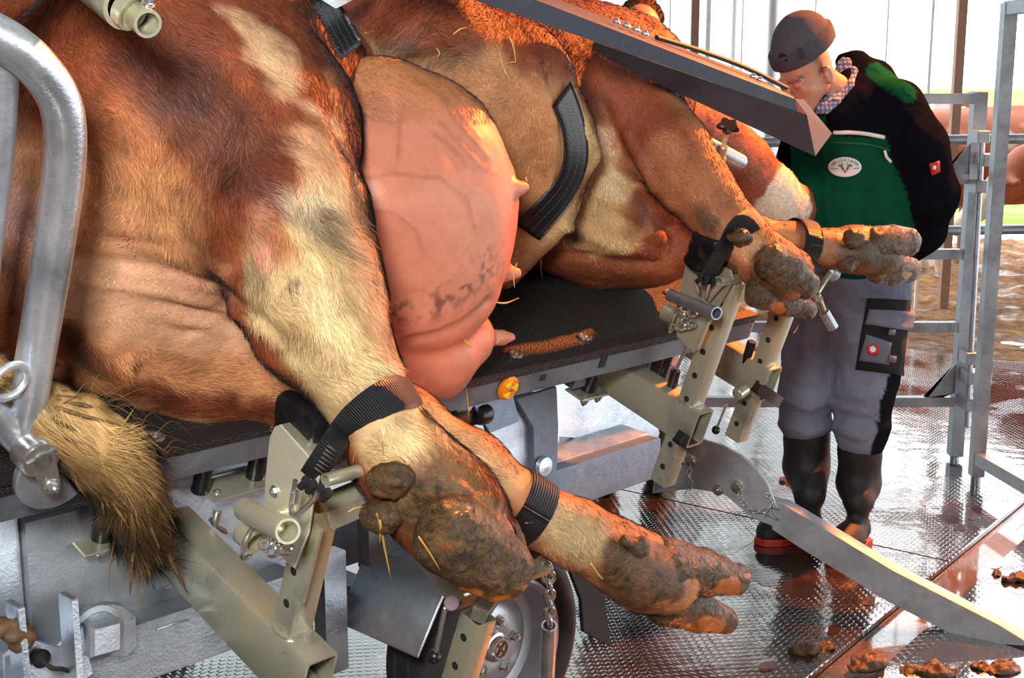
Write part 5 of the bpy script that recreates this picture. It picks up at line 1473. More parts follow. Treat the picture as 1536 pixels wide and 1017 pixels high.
claw((1322, 362), (1368, 362), .17, .20, 24, 21, -.008, seed=13, f=.7, label='upper claw of the far front foot')
claw((1322, 402), (1368, 404), .17, .20, 24, 19, -.008, seed=14, f=.7, horn_at=((1362, 412, 9),), label='lower claw of the far front foot')
dew(1281, 357, .15, 16, RT, seed=15); dew(1270, 396, .15, 16, RT, seed=16)
# clods and straw stuck in the wet muck
# tail with its matted switch hanging over the rail
tl_pts = [T(-.42, -.10, .12), onb(-60, 560, -.03), onb(40, 608, .03), onb(120, 650, .07), onb(175, 700, .09), onb(205, 770, .09), onb(228, 822, .09)]
tp_ = resample(tl_pts, 6)
tb_ = Body(.008)
rr = np.interp(np.linspace(0, 1, len(tp_)), [0, .3, .5, .62, .75, .9, 1], [.030, .030, .048, .050, .042, .032, .010])
tb_.chain([(p, r) for p, r in zip(tp_, rr)], 0, .02)
tb_.cone(*R_(130, 640, .05, 30), *R_(200, 690, .07, 26), 0, .03)
tb_.build(); TV, TQ, TG = tb_.mesh(); TV = smooth_mesh(TV, TQ, 2); TN = vnormals(TV, TQ)
TV += TN * (fbm(TV * np.array([1, 1, .3]), 34, 3, 3) * .022)[:, None]
tx, ty_, tz = proj(TV)
k = np.clip((ty_ - 640) / 150, 0, 1)[:, None]
TC = (np.array(lin(168, 134, 84)[:3]) * (1 - k) + np.array(lin(70, 50, 28)[:3]) * k) * (1 + 1.2 * fbm(TV * np.array([1, 1, .3]), 34, 3, 7))[:, None]
TC = np.clip(TC, 0, 1)
tail = big_mesh('tail', TV, TQ, M['coat'], root, {'Col': np.concatenate([TC, np.full((len(TV), 1), .2)], 1)})
tail['label'] = 'yellowish matted tail hanging over the table rail'
seg = np.gradient(tp_, axis=0); near = np.argmin(((TV[:, None] - tp_[None]) ** 2).sum(-1), 1)
tfl = seg[near]; tfl /= np.linalg.norm(tfl, axis=1, keepdims=True)
tfl += np.stack([fbm(TV, 12, 2, 80 + s) for s in range(3)], 1) * .5
tL = np.clip(.03 + .05 * (ty_ - 600) / 150, .02, .075)
fur_mesh('tail_hair', tail, TV, TQ, TN, np.clip(TC * 1.1, 0, 1), tL, 12000, tfl, lift=.14, jitter=.75, width=.0013, mat=M['fur'], keep=tx > -40, curl=.25, darken=.8)
# loose wisps
wv = []
for i in range(150):   # matted locks
    f = .35 + .6 * RNG.rand(); q = tp_[int(f * (len(tp_) - 1))]; d = unit(seg[int(f * (len(tp_) - 1))]); toc = unit(CAM - q); e = unit(np.cross(d, toc)); a_ = (RNG.rand() - .5) * 2.6
    rr_ = rr[int(f * (len(tp_) - 1))] * 1.02; base = q + rr_ * (math.cos(a_) * toc + math.sin(a_) * e); L_ = .07 + .07 * RNG.rand(); dd = unit(d + .25 * RNG.randn(3) * .6 - Z3 * .25 * f)
    wv.append(sweep(resample([base, base + dd * L_ * .4 + RNG.randn(3) * .006, base + dd * L_ - toc * .012 * f], 4), np.interp(np.linspace(0, 1, 9), [0, .3, .8, 1], [.0015, .0042, .0028, .0006]), 5))
m_ = join(*wv); M['lock'] = flat('matted_lock', lin(104, 80, 48), .55, 0, .003, 200, .6)
o = mesh_obj('matted_locks', m_[0], m_[1], M['lock'], tail, smooth=True); o['kind'] = 'stuff'
wv = []
for i in range(70):
    t0 = RNG.rand(); base = onb(110 + 110 * t0 + 20 * RNG.randn(), 620 + 100 * t0 + 25 * RNG.randn(), .07)
    dr = unit(u * (.7 + .3 * RNG.rand()) + n * .3 * RNG.randn() + Z3 * (.5 * RNG.rand() - .05)); L_ = .05 + .06 * RNG.rand()
    wv.append(sweep(resample([base, base + dr * L_ * .5 + Z3 * .008, base + dr * L_ - Z3 * (.01 + .03 * RNG.rand())], 4), np.linspace(.0009, .0003, 9), 3))
for i in range(26):
    base = onb(200 + 14 * RNG.randn(), 790 + 24 * RNG.randn(), .09); L_ = .05 + .05 * RNG.rand()
    dr = unit(-Z3 + .25 * RNG.randn(3))
    wv.append(sweep(resample([base, base + dr * L_ * .5, base + dr * L_ + RNG.randn(3) * .006], 4), np.linspace(.002, .0004, 9), 4))
m_ = join(*wv); M['wisp'] = flat('tail_wisp', lin(116, 88, 54), .6)
o = mesh_obj('hair_wisps', m_[0], m_[1], M['wisp'], tail, smooth=True); o['kind'] = 'stuff'

# ================================================================== STRAPS
M['stitch'] = flat('pale_thread', lin(92, 92, 84), .8)
def leg_strap(c, ax, r, a0, a1, tails, width, name, label, mat='web', e=None, group=None, r2=None, kk=20):
    d, s, v = frame(ax) if e is None else (unit(ax), unit(e), np.cross(unit(ax), unit(e)))
    P = [c + r * math.cos(t) * s + (r2 or r) * math.sin(t) * v for t in np.linspace(a0, a1, kk)]
    Wv = [d] * kk
    pre, post = tails
    return P, Wv
def hits(pts, lift, k=4):
    out = []
    for x, y in resample([(a, b, 0) for a, b in pts], k)[:, :2]:
        q, ok = cow.hit(x, y); out.append(q + cow.normal(q[None])[0] * lift)
    return out
def sm3(A, k=3):
    A = np.array(A)
    for _ in range(k): A[1:-1] = (A[:-2] + 2 * A[1:-1] + A[2:]) / 4
    return A
th_ = thing('leg_strap', 'wide ribbed black strap around the upper hind leg, clipped to the pale zinc plate', 'strap', onb(560, 640, .32))
h_ = hits([(604, 588), (580, 594), (555, 608), (532, 626), (516, 646)], .010)
bk0 = h_[0] + (h_[0] - h_[2]) * .3
P = np.array([bk0 + FW * .07, bk0 + FW * .03] + h_ + [onb(500, 668, .375), onb(482, 692, .35), onb(466, 716, .33)])
P = sm3(resample(P, 2))
wA = unit(onb(620, 640, .35) - onb(580, 575, .29)); wB = unit(onb(500, 735, .35) - onb(456, 705, .35)); wM = unit(onb(560, 660, .36) - onb(515, 612, .34))
Wv = []
for i in range(len(P)):
    t = i / (len(P) - 1); Wv.append(wA * (1 - t / .6) + wM * t / .6 if t < .6 else wM * (1 - (t - .6) / .4) + wB * (t - .6) / .4)
strip(P, Wv, .060, .004, th_, 'webbing', M['web'])
q0 = onb(484, 690, .365)
for i in range(7):
    a = onb(470 + i * 3.2, 700 - i * 5.6, .375); b = a + wB * .026
    mesh_obj('stitch_row', *sweep([a + n * .004, (a + b) / 2 + n * .005, b + n * .004], .0011, 5), M['stitch'], th_, smooth=True)
for i in range(4):
    a = ona(455 + i * 11, 712 + i * 6, .03); mesh_obj('gathered_end', *sweep(resample([a - w * .004 + n * .004, a + n * .010 - w * .006, a - w * .022], 4), .0065, 8), M['web'] if False else M['cloth_black'], th_, smooth=True)
th_ = thing('leg_strap', 'black strap around the lower hind leg above the wheel', 'strap', onb(786, 764, .38))
ax = unit(onb(860, 800, .44) - onb(700, 705, .28)); cc = onb(790, 762, .385); rad = 47 / F * depth(cc) + .005
toC = unit(CAM - cc); e1 = unit(toC - ax * (toC @ ax)); e2 = np.cross(ax, e1)
P = ring_path(cc, ax, rad, 40, 0, 2 * math.pi - .02, e=e1); strip(P, [ax] * len(P), .058, .004, th_, 'webbing', M['web'], rib=-.0052)
th_ = thing('leg_strap', 'ribbed black strap with gathered end around the first front leg', 'strap', onb(1100, 372, .12))
h_ = hits([(1130, 328), (1116, 336), (1102, 348), (1092, 362)], .009)
bk0 = h_[0] + (h_[0] - h_[2]) * .3
P = np.array([bk0 + FW * .07, bk0 + FW * .03] + h_ + [onb(1082, 380, .16), onb(1072, 396, .15), onb(1060, 416, .14), onb(1056, 424, .13)]); P = sm3(resample(P, 2))
wA = unit(onb(1135, 350, .15) - onb(1115, 322, .10)); wB = unit(onb(1080, 420, .15) - onb(1050, 405, .15))
Wv = [wA * (1 - t) + wB * t for t in np.linspace(0, 1, len(P))]
strip(P, Wv, .055, .004, th_, 'webbing', M['web'])
for i in range(3):
    a = onb(1047 + i * 10, 416 + i * 3, .14); mesh_obj('gathered_end', *sweep(resample([a + w * .01, a + n * .006, a - w * .012], 4), .006, 8), M['cloth_black'], th_, smooth=True)
th_ = thing('leg_strap', 'plain black strap around the far front leg in front of the green jacket', 'strap', onb(1195, 366, .07))
ax = unit(onb(1240, 372, .09) - onb(1120, 352, -.02)); cc = onb(1200, 364, .06); rad = 33 / F * depth(cc) + .004
toC = unit(CAM - cc); e1 = unit(toC - ax * (toC @ ax))
P = ring_path(cc, ax, rad, 36, 0, 2 * math.pi - .02, e=e1); strip(P, [ax] * len(P), .055, .004, th_, 'webbing', M['web'])
P = np.array([onb(1200, 385, .09), onb(1222, 398, .10), onb(1240, 408, .10)]); strip(resample(P, 5), [unit(onb(1228, 385, .1) - onb(1216, 410, .1))] * 11, .04, .004, th_, 'strap_tail', M['web'])
# girth strap round the belly: laid onto the body surface
def surf_strap(centre, width, name, label, lift=.008, ends=None):
    Pc = []; Nn = []
    for x, y in centre:
        p, ok = cow.hit(x, y)
        nn2 = cow.normal(p[None])[0]; Pc.append(p + nn2 * lift); Nn.append(nn2)
    Pc = np.array(Pc)
    if ends is not None: Pc = np.vstack([Pc, ends]); Nn += [Nn[-1]] * len(ends)
    for _ in range(3): Pc[1:-1] = (Pc[:-2] + 2 * Pc[1:-1] + Pc[2:]) / 4
    Nn = np.array(Nn)
    Tn = np.gradient(Pc, axis=0); Wv = np.cross(Nn, Tn)
    Wv /= np.linalg.norm(Wv, axis=1, keepdims=True)
    for _ in range(4): Wv[1:-1] = (Wv[:-2] + Wv[1:-1] + Wv[2:]) / 3
    t = thing(name, label, 'strap', Pc[len(Pc) // 2])
    strip(Pc, Wv, width, .005, t, 'webbing', M['web_smooth'], rib=-.02)
    return t
def webs():
    t = NT('shiny_black_webbing'); a = t.attr('rib').outputs['Fac']
    s = t.math('SINE', t.math('MULTIPLY', a, 2 * math.pi))
    return t.out(Base_Color=t.mix(t.mapr(s, .9, 1, 0, .7), lin(16, 17, 20), lin(70, 73, 80)), Roughness=.32, Normal=t.bump(t.noise(300, 2), .001))
M['web_smooth'] = webs()
cl_ = resample([(838, 140), (852, 175), (860, 215), (858, 250), (842, 285), (815, 318), (790, 345)], 5)
surf_strap(cl_, .075, 'girth_strap', 'broad shiny black girth strap around the belly behind the front leg')
P = sm3(resample(hits([(448, -30), (470, 8), (496, 46), (516, 84)], .014, 2), 2))
t_ = thing('flank_strap', 'black strap with pale stitching over the flank beside the thigh', 'strap', P[8])
strip(P, [unit(onb(500, 40, -.25) - onb(470, 62, -.25))] * len(P), .062, .004, t_, 'webbing', M['web_smooth'], rib=-.012)
# ================================================================== STRAW
st_id = 0
def straw_on(p0, p1, label, on=None, b=None, width=.0022, bend=0, group=None):
    """a flat dry stalk between two photo points, resting on the body (on=Body) or on plane b"""
    def pt(p):
        if on is not None:
            q, ok = on.hit(*p); return q + on.normal(q[None])[0] * .005
        return onb(p[0], p[1], b)
    a, c = pt(p0), pt(p1)
    m_ = (a + c) / 2 + (RNG.randn(3) * .003 if not bend else UPV * bend)
    P = resample([a, m_, c], 4)
    L_ = len(P); r = np.interp(np.linspace(0, 1, L_), [0, .5, 1], [width * .7, width, width * .3])
    V, Fc = sweep(P, r, 5)
    o = mesh_obj('straw_stalk', V, Fc, M['straw'], smooth=True); tag(o, label, 'straw', group); return o
straw_on((746, 78), (766, 124), 'pale straw stalk lying on the belly left of the bent stalk', on=cow)
straw_on((761, 55), (772, 95), 'slender straw stalk pointing up beside the pale stalk on the belly', on=cow)
straw_on((772, 95), (756, 96), 'short cross piece of straw at the foot of the upright belly stalk', on=cow, width=.0015)
straw_on((678, 52), (697, 42), 'short straw bit in the dirty belly hair below the steel arm', on=cow)
straw_on((546, 52), (560, 48), 'tiny straw bit at the top of the flank next to the black strap', on=cow)
straw_on((654, 72), (655, 87), 'tiny orange straw bit on the upper belly', on=cow, width=.0015)
straw_on((813, 365), (815, 420), 'thin straw stalk hanging from the brisket above the mat', on=cow, width=.0016)
straw_on((846, 355), (847, 372), 'short straw bit clinging to the brisket', on=cow, width=.0014)
straw_on((428, 346), (432, 338), 'tiny white straw bit on the red thigh', on=cow, width=.0014)
straw_on((570, 780), (586, 868), 'long orange straw hanging from the hind dewclaws', b=.44, width=.0022)
straw_on((565, 770), (570, 815), 'short straw hanging beside the long one at the hind dewclaws', b=.44, width=.0014)
straw_on((522, 768), (545, 760), 'straw bit sticking out left of the hind dewclaw', b=.43, width=.0014)
straw_on((628, 805), (660, 855), 'curved yellow straw pressed into the muddy hind pastern', b=.545, width=.0018)
straw_on((886, 845), (912, 872), 'bright yellow straw under the lower hind pastern', b=.52, width=.003)
straw_on((690, 490), (737, 450), 'long curved straw lying across the udder crease', b=.055, width=.0016)
straw_on((735, 452), (778, 447), 'straw lying beside the middle teat', b=.06, width=.0020)
straw_on((679, 504), (693, 503), 'short half of the bent straw on the lower udder', b=.075, width=.0018)
straw_on((693, 503), (707, 519), 'long half of the bent straw on the lower udder', b=.075, width=.0020)
straw_on((775, 395), (772, 432), 'straw wrapped over the middle teat', b=.07, width=.0016)
straw_on((745, 515), (757, 503), 'straw bit on the lowest teat', b=.07, width=.0014)
straw_on((788, 266), (790, 277), 'tiny straw bit on the tip of the top teat', b=.08, width=.0015)
straw_on((698, 575), (703, 630), 'thin grass stem hanging over the rail left of the reflector', b=.02, width=.0012)
straw_on((1190, 500), (1198, 487), 'straw bit under the front hoof', b=.22, width=.0014)
straw_on((30, 118), (43, 117), 'tiny straw bit on the rump beside the bent tube', on=cow, width=.0016)

# dried clod on the coupling flats at the lower left
cb = Body(.005); rg = np.random.RandomState(4)
for i in range(12):
    q = onbh(2 + rg.rand() * 40, 940 + rg.rand() * 22, .035); cb.ell(q, (.018, .014, .010), (rg.randn(3), rg.randn(3)), 0, .008)
cb.build(); V, Q, G = cb.mesh(); N = vnormals(V, Q); V = V + N * (fbm(V, 90, 2, 3) * .010)[:, None]
C = np.tile(np.array(lin(92, 70, 46)[:3]), (len(V), 1)) * (1 + fbm(V, 60, 3, 2))[:, None]
o = big_mesh('manure_clump', V, Q, M['coat'], attrs={'Col': np.concatenate([np.clip(C, 0, 1), np.full((len(V), 1), .1)], 1)})
tag(o, 'dried brown clod stuck between the upright flats of the drawbar coupling', 'manure')
# ================================================================== PEOPLE
def cloth(name, bumpd=.004):
    t = NT(name); at = t.attr('Col'); c = at.outputs['Color']
    a = t.noise(9, 3, .5, dist=1.2); f = t.noise(420, 2)
    c = t.mix(t.mapr(t.noise(20, 4), .35, .7, 0, .25), c, t.mix(1.0, c, (.6, .6, .62, 1), 'MULTIPLY'))
    return t.out(Base_Color=c, Roughness=.9, Specular_IOR_Level=.0, Normal=t.bump(t.math('ADD', a, t.math('MULTIPLY', f, .02)), bumpd * 4, .8))
M['cloth'] = cloth('work_cloth')
M['face'] = coat('weathered_skin', .5, .3, .0006)
def RY(px, py, Y, rpx):
    p = onY(px, py, Y); return (p, rpx / F * depth(p))
def col_of(c): return np.array(lin(*c)[:3])
def finish(bo, name, parent, mat, colfn, wr=0, seed=0, sm=2, wfreq=9, zmin=None, label=None, folds=()):
    V, Q, G = bo.mesh(); V = smooth_mesh(V, Q, sm); N = vnormals(V, Q)
    if wr: V = V + N * (fbm(V * np.array([1, 1, 1.6]), wfreq, 3, seed) * wr)[:, None]
    x, y, z = proj(V)
    for ln, wd_, hg in folds:
        d = polydist(np.stack([x, y], 1), ln); V = V + N * (hg * np.exp(-(d / wd_) ** 2) * (((CAM - V) * N).sum(1) > 0))[:, None]
    if zmin is not None: V[:, 2] = np.maximum(V[:, 2], zmin)
    C = colfn(V, N, G, x, y)
    o = big_mesh(name, V, Q, mat, parent, {'Col': np.concatenate([np.clip(C, 0, 1), np.full((len(V), 1), .1)], 1)})
    if label: o['label'] = label
    return o
def patch(bo, corners, nu, nv, lift, mat, name, parent, label=None, th=.002, oval=False):
    """sewn-on piece following the cloth: corners tl, tr, br, bl in photo points"""
    c = np.array(corners, float); V = []; I = []
    for layer in (lift, lift - th - .004):
        for j in range(nv + 1):
            for i in range(nu + 1):
                s_, t_ = i / nu, j / nv
                if oval:
                    X, Y = 2 * s_ - 1, 2 * t_ - 1; X, Y = X * math.sqrt(1 - Y * Y / 2), Y * math.sqrt(1 - X * X / 2); s_, t_ = (X + 1) / 2, (Y + 1) / 2
                p = (c[0] * (1 - s_) + c[1] * s_) * (1 - t_) + (c[3] * (1 - s_) + c[2] * s_) * t_
                q, ok = bo.hit(p[0], p[1], 3.0, 6.5); r = unit(q - CAM); nn = bo.normal(q[None])[0]; nn = unit(nn - r)
                V.append(q + nn * layer)
    V = np.array(V); m = (nu + 1) * (nv + 1)
    for L in range(2):
        A = V[L * m:(L + 1) * m].reshape(nv + 1, nu + 1, 3)
        for _ in range(3): A[1:-1, 1:-1] = (A[:-2, 1:-1] + A[2:, 1:-1] + A[1:-1, :-2] + A[1:-1, 2:]) / 4
        V[L * m:(L + 1) * m] = A.reshape(-1, 3)
    k = lambda i, j, L=0: L * m + j * (nu + 1) + i
    Fc = []
    for j in range(nv):
        for i in range(nu):
            Fc.append((k(i, j), k(i, j + 1), k(i + 1, j + 1), k(i + 1, j))); Fc.append((k(i, j, 1), k(i + 1, j, 1), k(i + 1, j + 1, 1), k(i, j + 1, 1)))
    for i in range(nu):
        Fc.append((k(i, 0), k(i + 1, 0), k(i + 1, 0, 1), k(i, 0, 1))); Fc.append((k(i, nv), k(i, nv, 1), k(i + 1, nv, 1), k(i + 1, nv)))
    for j in range(nv):
        Fc.append((k(0, j), k(0, j, 1), k(0, j + 1, 1), k(0, j + 1))); Fc.append((k(nu, j), k(nu, j + 1), k(nu, j + 1, 1), k(nu, j, 1)))
    o = mesh_obj(name, V, Fc, mat, parent, smooth=True)
    if label: o['label'] = label
    return o

man = thing('person', 'man in grey beanie, green and black work jacket, grey trousers, looking down, hands behind back', 'person', np.array([1.12, 4.5, 0]))
# jacket
jk = Body(.011)
jk.chain([RY(1286, 176, 4.62, 66), RY(1282, 225, 4.58, 84), RY(1276, 300, 4.56, 92), RY(1272, 372, 4.56, 88)], 0, .05)
jk.chain([RY(1314, 172, 4.66, 56), RY(1335, 215, 4.66, 70), RY(1330, 300, 4.64, 62)], 0, .05)
jk.chain([RY(1338, 168, 4.52, 50), RY(1372, 225, 4.44, 48), RY(1394, 290, 4.44, 42)], 1, .03)
jk.chain([RY(1394, 290, 4.44, 42), RY(1380, 345, 4.56, 36), RY(1340, 385, 4.80, 28)], 1, .03)
jk.chain([RY(1222, 182, 4.70, 44), RY(1200, 250, 4.80, 36), RY(1205, 330, 4.86, 32), RY(1270, 385, 4.9, 26)], 1, .03)
jk.chain([RY(1308, 124, 4.66, 36), RY(1290, 134, 4.60, 42), RY(1258, 165, 4.50, 34)], 2, .03)
jk.cone(*RY(1284, 96, 4.60, 22), *RY(1256, 150, 4.46, 18), 2, .02)
jk.cone(*RY(1266, 92, 4.64, 14), *RY(1290, 100, 4.66, 20), 2, .02)
jk.chain([RY(1288, 98, 4.60, 13), RY(1298, 122, 4.54, 15), RY(1284, 148, 4.47, 15), RY(1256, 172, 4.42, 14)], 2, .02)
jk.build()
bk, gn = col_of((19, 20, 27)), col_of((18, 76, 52))
def jcol(V, N, G, x, y):
    C = np.tile(bk, (len(V), 1))
    yoke = 203 + (x - 1250) * .05
    m = (G == 0) & (y > yoke) & (x < 1374); C[m] = gn
    m = (y > 166) & (x < 1240) & (G != 1); C[m] = gn
    m = (polydist(np.stack([x, y], 1), [(1312, 106), (1340, 126), (1362, 140)]) < 13) & (((V - CAM) @ FW) < 9); C[m] = gn
    return C
jo = finish(jk, 'jacket', man, M['cloth'], jcol, .012, 3, 2, 7, label='black and green work jacket with reflective piping',
            folds=(([(1190, 220), (1220, 300), (1215, 360)], 10, .012), ([(1300, 260), (1290, 330), (1300, 370)], 10, -.012), ([(1340, 250), (1325, 330)], 8, .012), ([(1240, 280), (1330, 300)], 8, -.008),
                   ([(1360, 180), (1330, 230)], 7, -.014), ([(1385, 230), (1345, 260)], 7, -.012), ([(1400, 310), (1360, 320)], 8, .010), ([(1350, 165), (1385, 200)], 8, .008), ([(1250, 165), (1235, 230), (1240, 330)], 4, .008)))
def line_on(bo, pts, r, mat, name, parent, lift=.004, label=None, k=6):
    P = []
    for x, y in resample([(a, b, 0) for a, b in pts], k)[:, :2]:
        q, ok = bo.hit(x, y, 3, 6.5); P.append(q + bo.normal(q[None])[0] * lift)
    V, Fc = sweep(P, r, 6); o = mesh_obj(name, V, Fc, mat, parent, smooth=True)
    if label: o['label'] = label
    return o
line_on(jk, [(1252, 200), (1290, 201), (1325, 207)], .0075, M['reflect'], 'chest_piping', jo, .010, 'white reflective piping')
line_on(jk, [(1326, 226), (1329, 236), (1337, 243)], .005, M['reflect'], 'side_piping', jo, .008)
line_on(jk, [(1248, 214), (1300, 217), (1335, 226)], .004, M['cloth_green'], 'pocket_flap_edge', jo, .004)
ov = patch(jk, [(1243, 236), (1292, 236), (1292, 266), (1243, 266)], 12, 8, .012, M['label_white'], 'oval_emblem', jo, 'white oval emblem with green lettering and a cow head', oval=True)
def on_jk(px, py, lift=.019):
    q, ok = jk.hit(px, py, 3, 6.5); return q + unit(CAM - q) * lift
for i, ch in enumerate('HALLERTAUER'):
    a0 = math.radians(158 - i * 13.6)
    text('emblem_letter', ch, .0125, on_jk(1267.5 + 20 * math.cos(a0), 251 - 10.5 * math.sin(a0)), RT + .0 * UPV + (-.9 * math.cos(a0)) * UPV * .6, UPV, M['label_green'], ov, bold=.0003)
for (x0, y0), (x1, y1), r, mt in (((1262, 248), (1265, 255), .004, 'label_grey'), ((1273, 248), (1270, 255), .004, 'label_grey'), ((1258, 249), (1262, 247), .003, 'label_grey'), ((1273, 247), (1278, 249), .003, 'label_grey'),
                          ((1246, 253), (1256, 253), .0012, 'label_grey'), ((1280, 253), (1289, 252), .0012, 'label_grey'), ((1266, 257), (1269, 257), .004, 'label_red'), ((1263, 244), (1264, 247), .0016, 'label_grey'), ((1271, 244), (1270, 247), .0016, 'label_grey')):
    mesh_obj('cow_head_emblem', *cyl(on_jk(x0, y0), on_jk(x1, y1), r, 8, .0004), M[mt], ov)
for i, ch in enumerate('......'):
    pass
sb = patch(jk, [(1393, 245), (1408, 241), (1409, 258), (1397, 263)], 3, 3, .010, M['label_red'], 'sleeve_badge', jo, 'small red sleeve badge')
mesh_obj('badge_motif', *cyl(on_jk(1401, 254, .018), on_jk(1402, 249, .018), .0055, 8, .001), M['label_white'], sb)
# shirt collar
sc_ = Body(.007)
sc_.chain([RY(1268, 100, 4.56, 14), RY(1262, 125, 4.52, 14), RY(1246, 150, 4.44, 12), RY(1230, 162, 4.40, 10)], 0, .01)
sc_.chain([RY(1270, 92, 4.60, 10), RY(1281, 108, 4.52, 6), RY(1275, 128, 4.46, 6), RY(1254, 152, 4.41, 6), RY(1240, 166, 4.39, 6)], 0, .01)
sc_.build()
finish(sc_, 'shirt_collar', man, M['cloth'], lambda V, N, G, x, y: np.where((np.sin(V[:, 2:3] * 420) > .3) | (np.sin(V[:, 0:1] * 420) > .4), col_of((90, 100, 130)), col_of((180, 186, 204))) * np.ones((len(V), 3)), .002, 1, 1, label='pale checked shirt collar')
# trousers
tr = Body(.011)
tr.cone(*RY(1268, 380, 4.58, 80), *RY(1268, 430, 4.56, 84), 0, .04)
tr.chain([RY(1228, 430, 4.60, 54), RY(1218, 520, 4.54, 43), RY(1208, 590, 4.52, 39), RY(1206, 632, 4.53, 38)], 1, .03)
tr.chain([RY(1308, 430, 4.50, 56), RY(1304, 520, 4.46, 52), RY(1296, 590, 4.42, 44), RY(1292, 652, 4.42, 38)], 2, .03)
tr.build()
gy_, dkg = col_of((120, 128, 148)), col_of((26, 27, 32))
def tcol(V, N, G, x, y):
    C = np.tile(gy_, (len(V), 1)); C[(x > 1334 + (y - 560) * -.25) & (y > 560) & (G == 2)] = dkg
    for (a, b, r) in ((1187, 560, 14), (1215, 520, 10), (1300, 575, 10), (1180, 610, 8)):
        f = np.clip(1.2 - np.hypot(x - a, (y - b) * 1.6) / r, 0, 1)[:, None] * .5; C = C * (1 - f) + col_of((120, 96, 56)) * f
    return C
to = finish(tr, 'trousers', man, M['cloth'], tcol, .014, 5, 2, 8, label='grey work trousers with black cargo pocket',
            folds=(([(1180, 600), (1215, 612), (1240, 600)], 7, .014), ([(1175, 635), (1210, 648), (1242, 640)], 8, .014), ([(1256, 640), (1290, 655), (1325, 640)], 9, .016), ([(1260, 600), (1300, 612), (1330, 600)], 7, -.010),
                   ([(1200, 470), (1190, 540)], 7, -.008), ([(1265, 470), (1285, 540)], 8, .008), ([(1180, 575), (1225, 585)], 6, -.010), ([(1262, 625), (1310, 632)], 6, -.012)))
pk = patch(tr, [(1300, 447), (1362, 450), (1350, 562), (1284, 554)], 8, 10, .020, M['cloth_black'], 'cargo_pocket', to, 'black cargo pocket', .012)
p2 = patch(tr, [(1303, 463), (1364, 467), (1360, 497), (1298, 486)], 6, 4, .030, M['cloth_grey'], 'pocket_flap', to, 'grey pocket flap', .008)
p3 = patch(tr, [(1300, 502), (1334, 514), (1330, 546), (1290, 540)], 6, 5, .030, M['cloth_grey'], 'phone_pocket', to, 'grey phone pocket with red badge', .008)
def on_tr(px, py, lift=.036):
    q, ok = tr.hit(px, py, 3, 6.5); return q + unit(CAM - q) * lift
bd = patch(tr, [(1301, 515), (1318, 517), (1317, 534), (1299, 531)], 4, 4, .036, M['label_red'], 'red_badge', p3, 'round red badge', .003, oval=True)
for a in range(3):
    an = a * math.pi / 3 + .3; c_ = on_tr(1309, 524, .045); d_ = (RT * math.cos(an) + UPV * math.sin(an)) * .011
    mesh_obj('badge_motif', *cyl(c_ - d_, c_ + d_, .004, 6, .001), M['label_white'], bd)
for x0, y0, x1, y1 in ((1331, 494, 1339, 503), (1331, 532, 1340, 542)):
    patch(tr, [(x0, y0), (x1, y0 + 1), (x1 - 1, y1), (x0 - 2, y1)], 2, 2, .034, M['cloth_grey'], 'pocket_tab', p3, None, .004)
# boots
def boot(shaft, foot, zs, label):
    bo = Body(.009); bo.chain(shaft, 0, .03); bo.chain(foot, 0, .04); bo.build()
    return bo
toeL = onz(1152, 797, .045); heL = onz(1212, 790, .05)
bl = boot([RY(1210, 650, 4.53, 35), RY(1210, 700, 4.55, 33), (heL + Z3 * .12, .058)], [(heL + Z3 * .02, .052), ((heL + toeL) / 2 + Z3 * .012, .046), (toeL, .044)], 0, '')
toeR = onz(1258, 812, .045) + np.array([-.02, -.08, 0]); heR = onz(1285, 800, .05)
br_ = boot([RY(1290, 672, 4.42, 33), RY(1288, 725, 4.44, 31), (heR + Z3 * .12, .056)], [(heR + Z3 * .02, .05), ((heR + toeR) / 2 + Z3 * .012, .045), (toeR, .043)], 0, '')
for bo, he, te in ((bl, heL, toeL), (br_, heR, toeR)):
    o = finish(bo, 'boot', man, M['boot'], lambda V, N, G, x, y: np.tile(col_of((28, 29, 32)), (len(V), 1)), .004, 2, 2, 14, zmin=.016, label='black rubber boot')
    d = te - he; d[2] = 0; L_ = np.linalg.norm(d); d /= L_; s_ = np.array([-d[1], d[0], 0])
    poly = [(-.058, -.03), (-.04, -.046), (L_ * .45, -.04), (L_ * .8, -.052), (L_ + .03, -.036), (L_ + .052, 0), (L_ + .03, .036), (L_ * .8, .05), (L_ * .45, .04), (-.04, .046), (-.058, .03)]
    mesh_obj('sole', *bevel_prism(poly, d, s_, Z3, np.array([he[0], he[1], .0005]), .026, .003), M['sole'], man)['label'] = 'red boot sole'
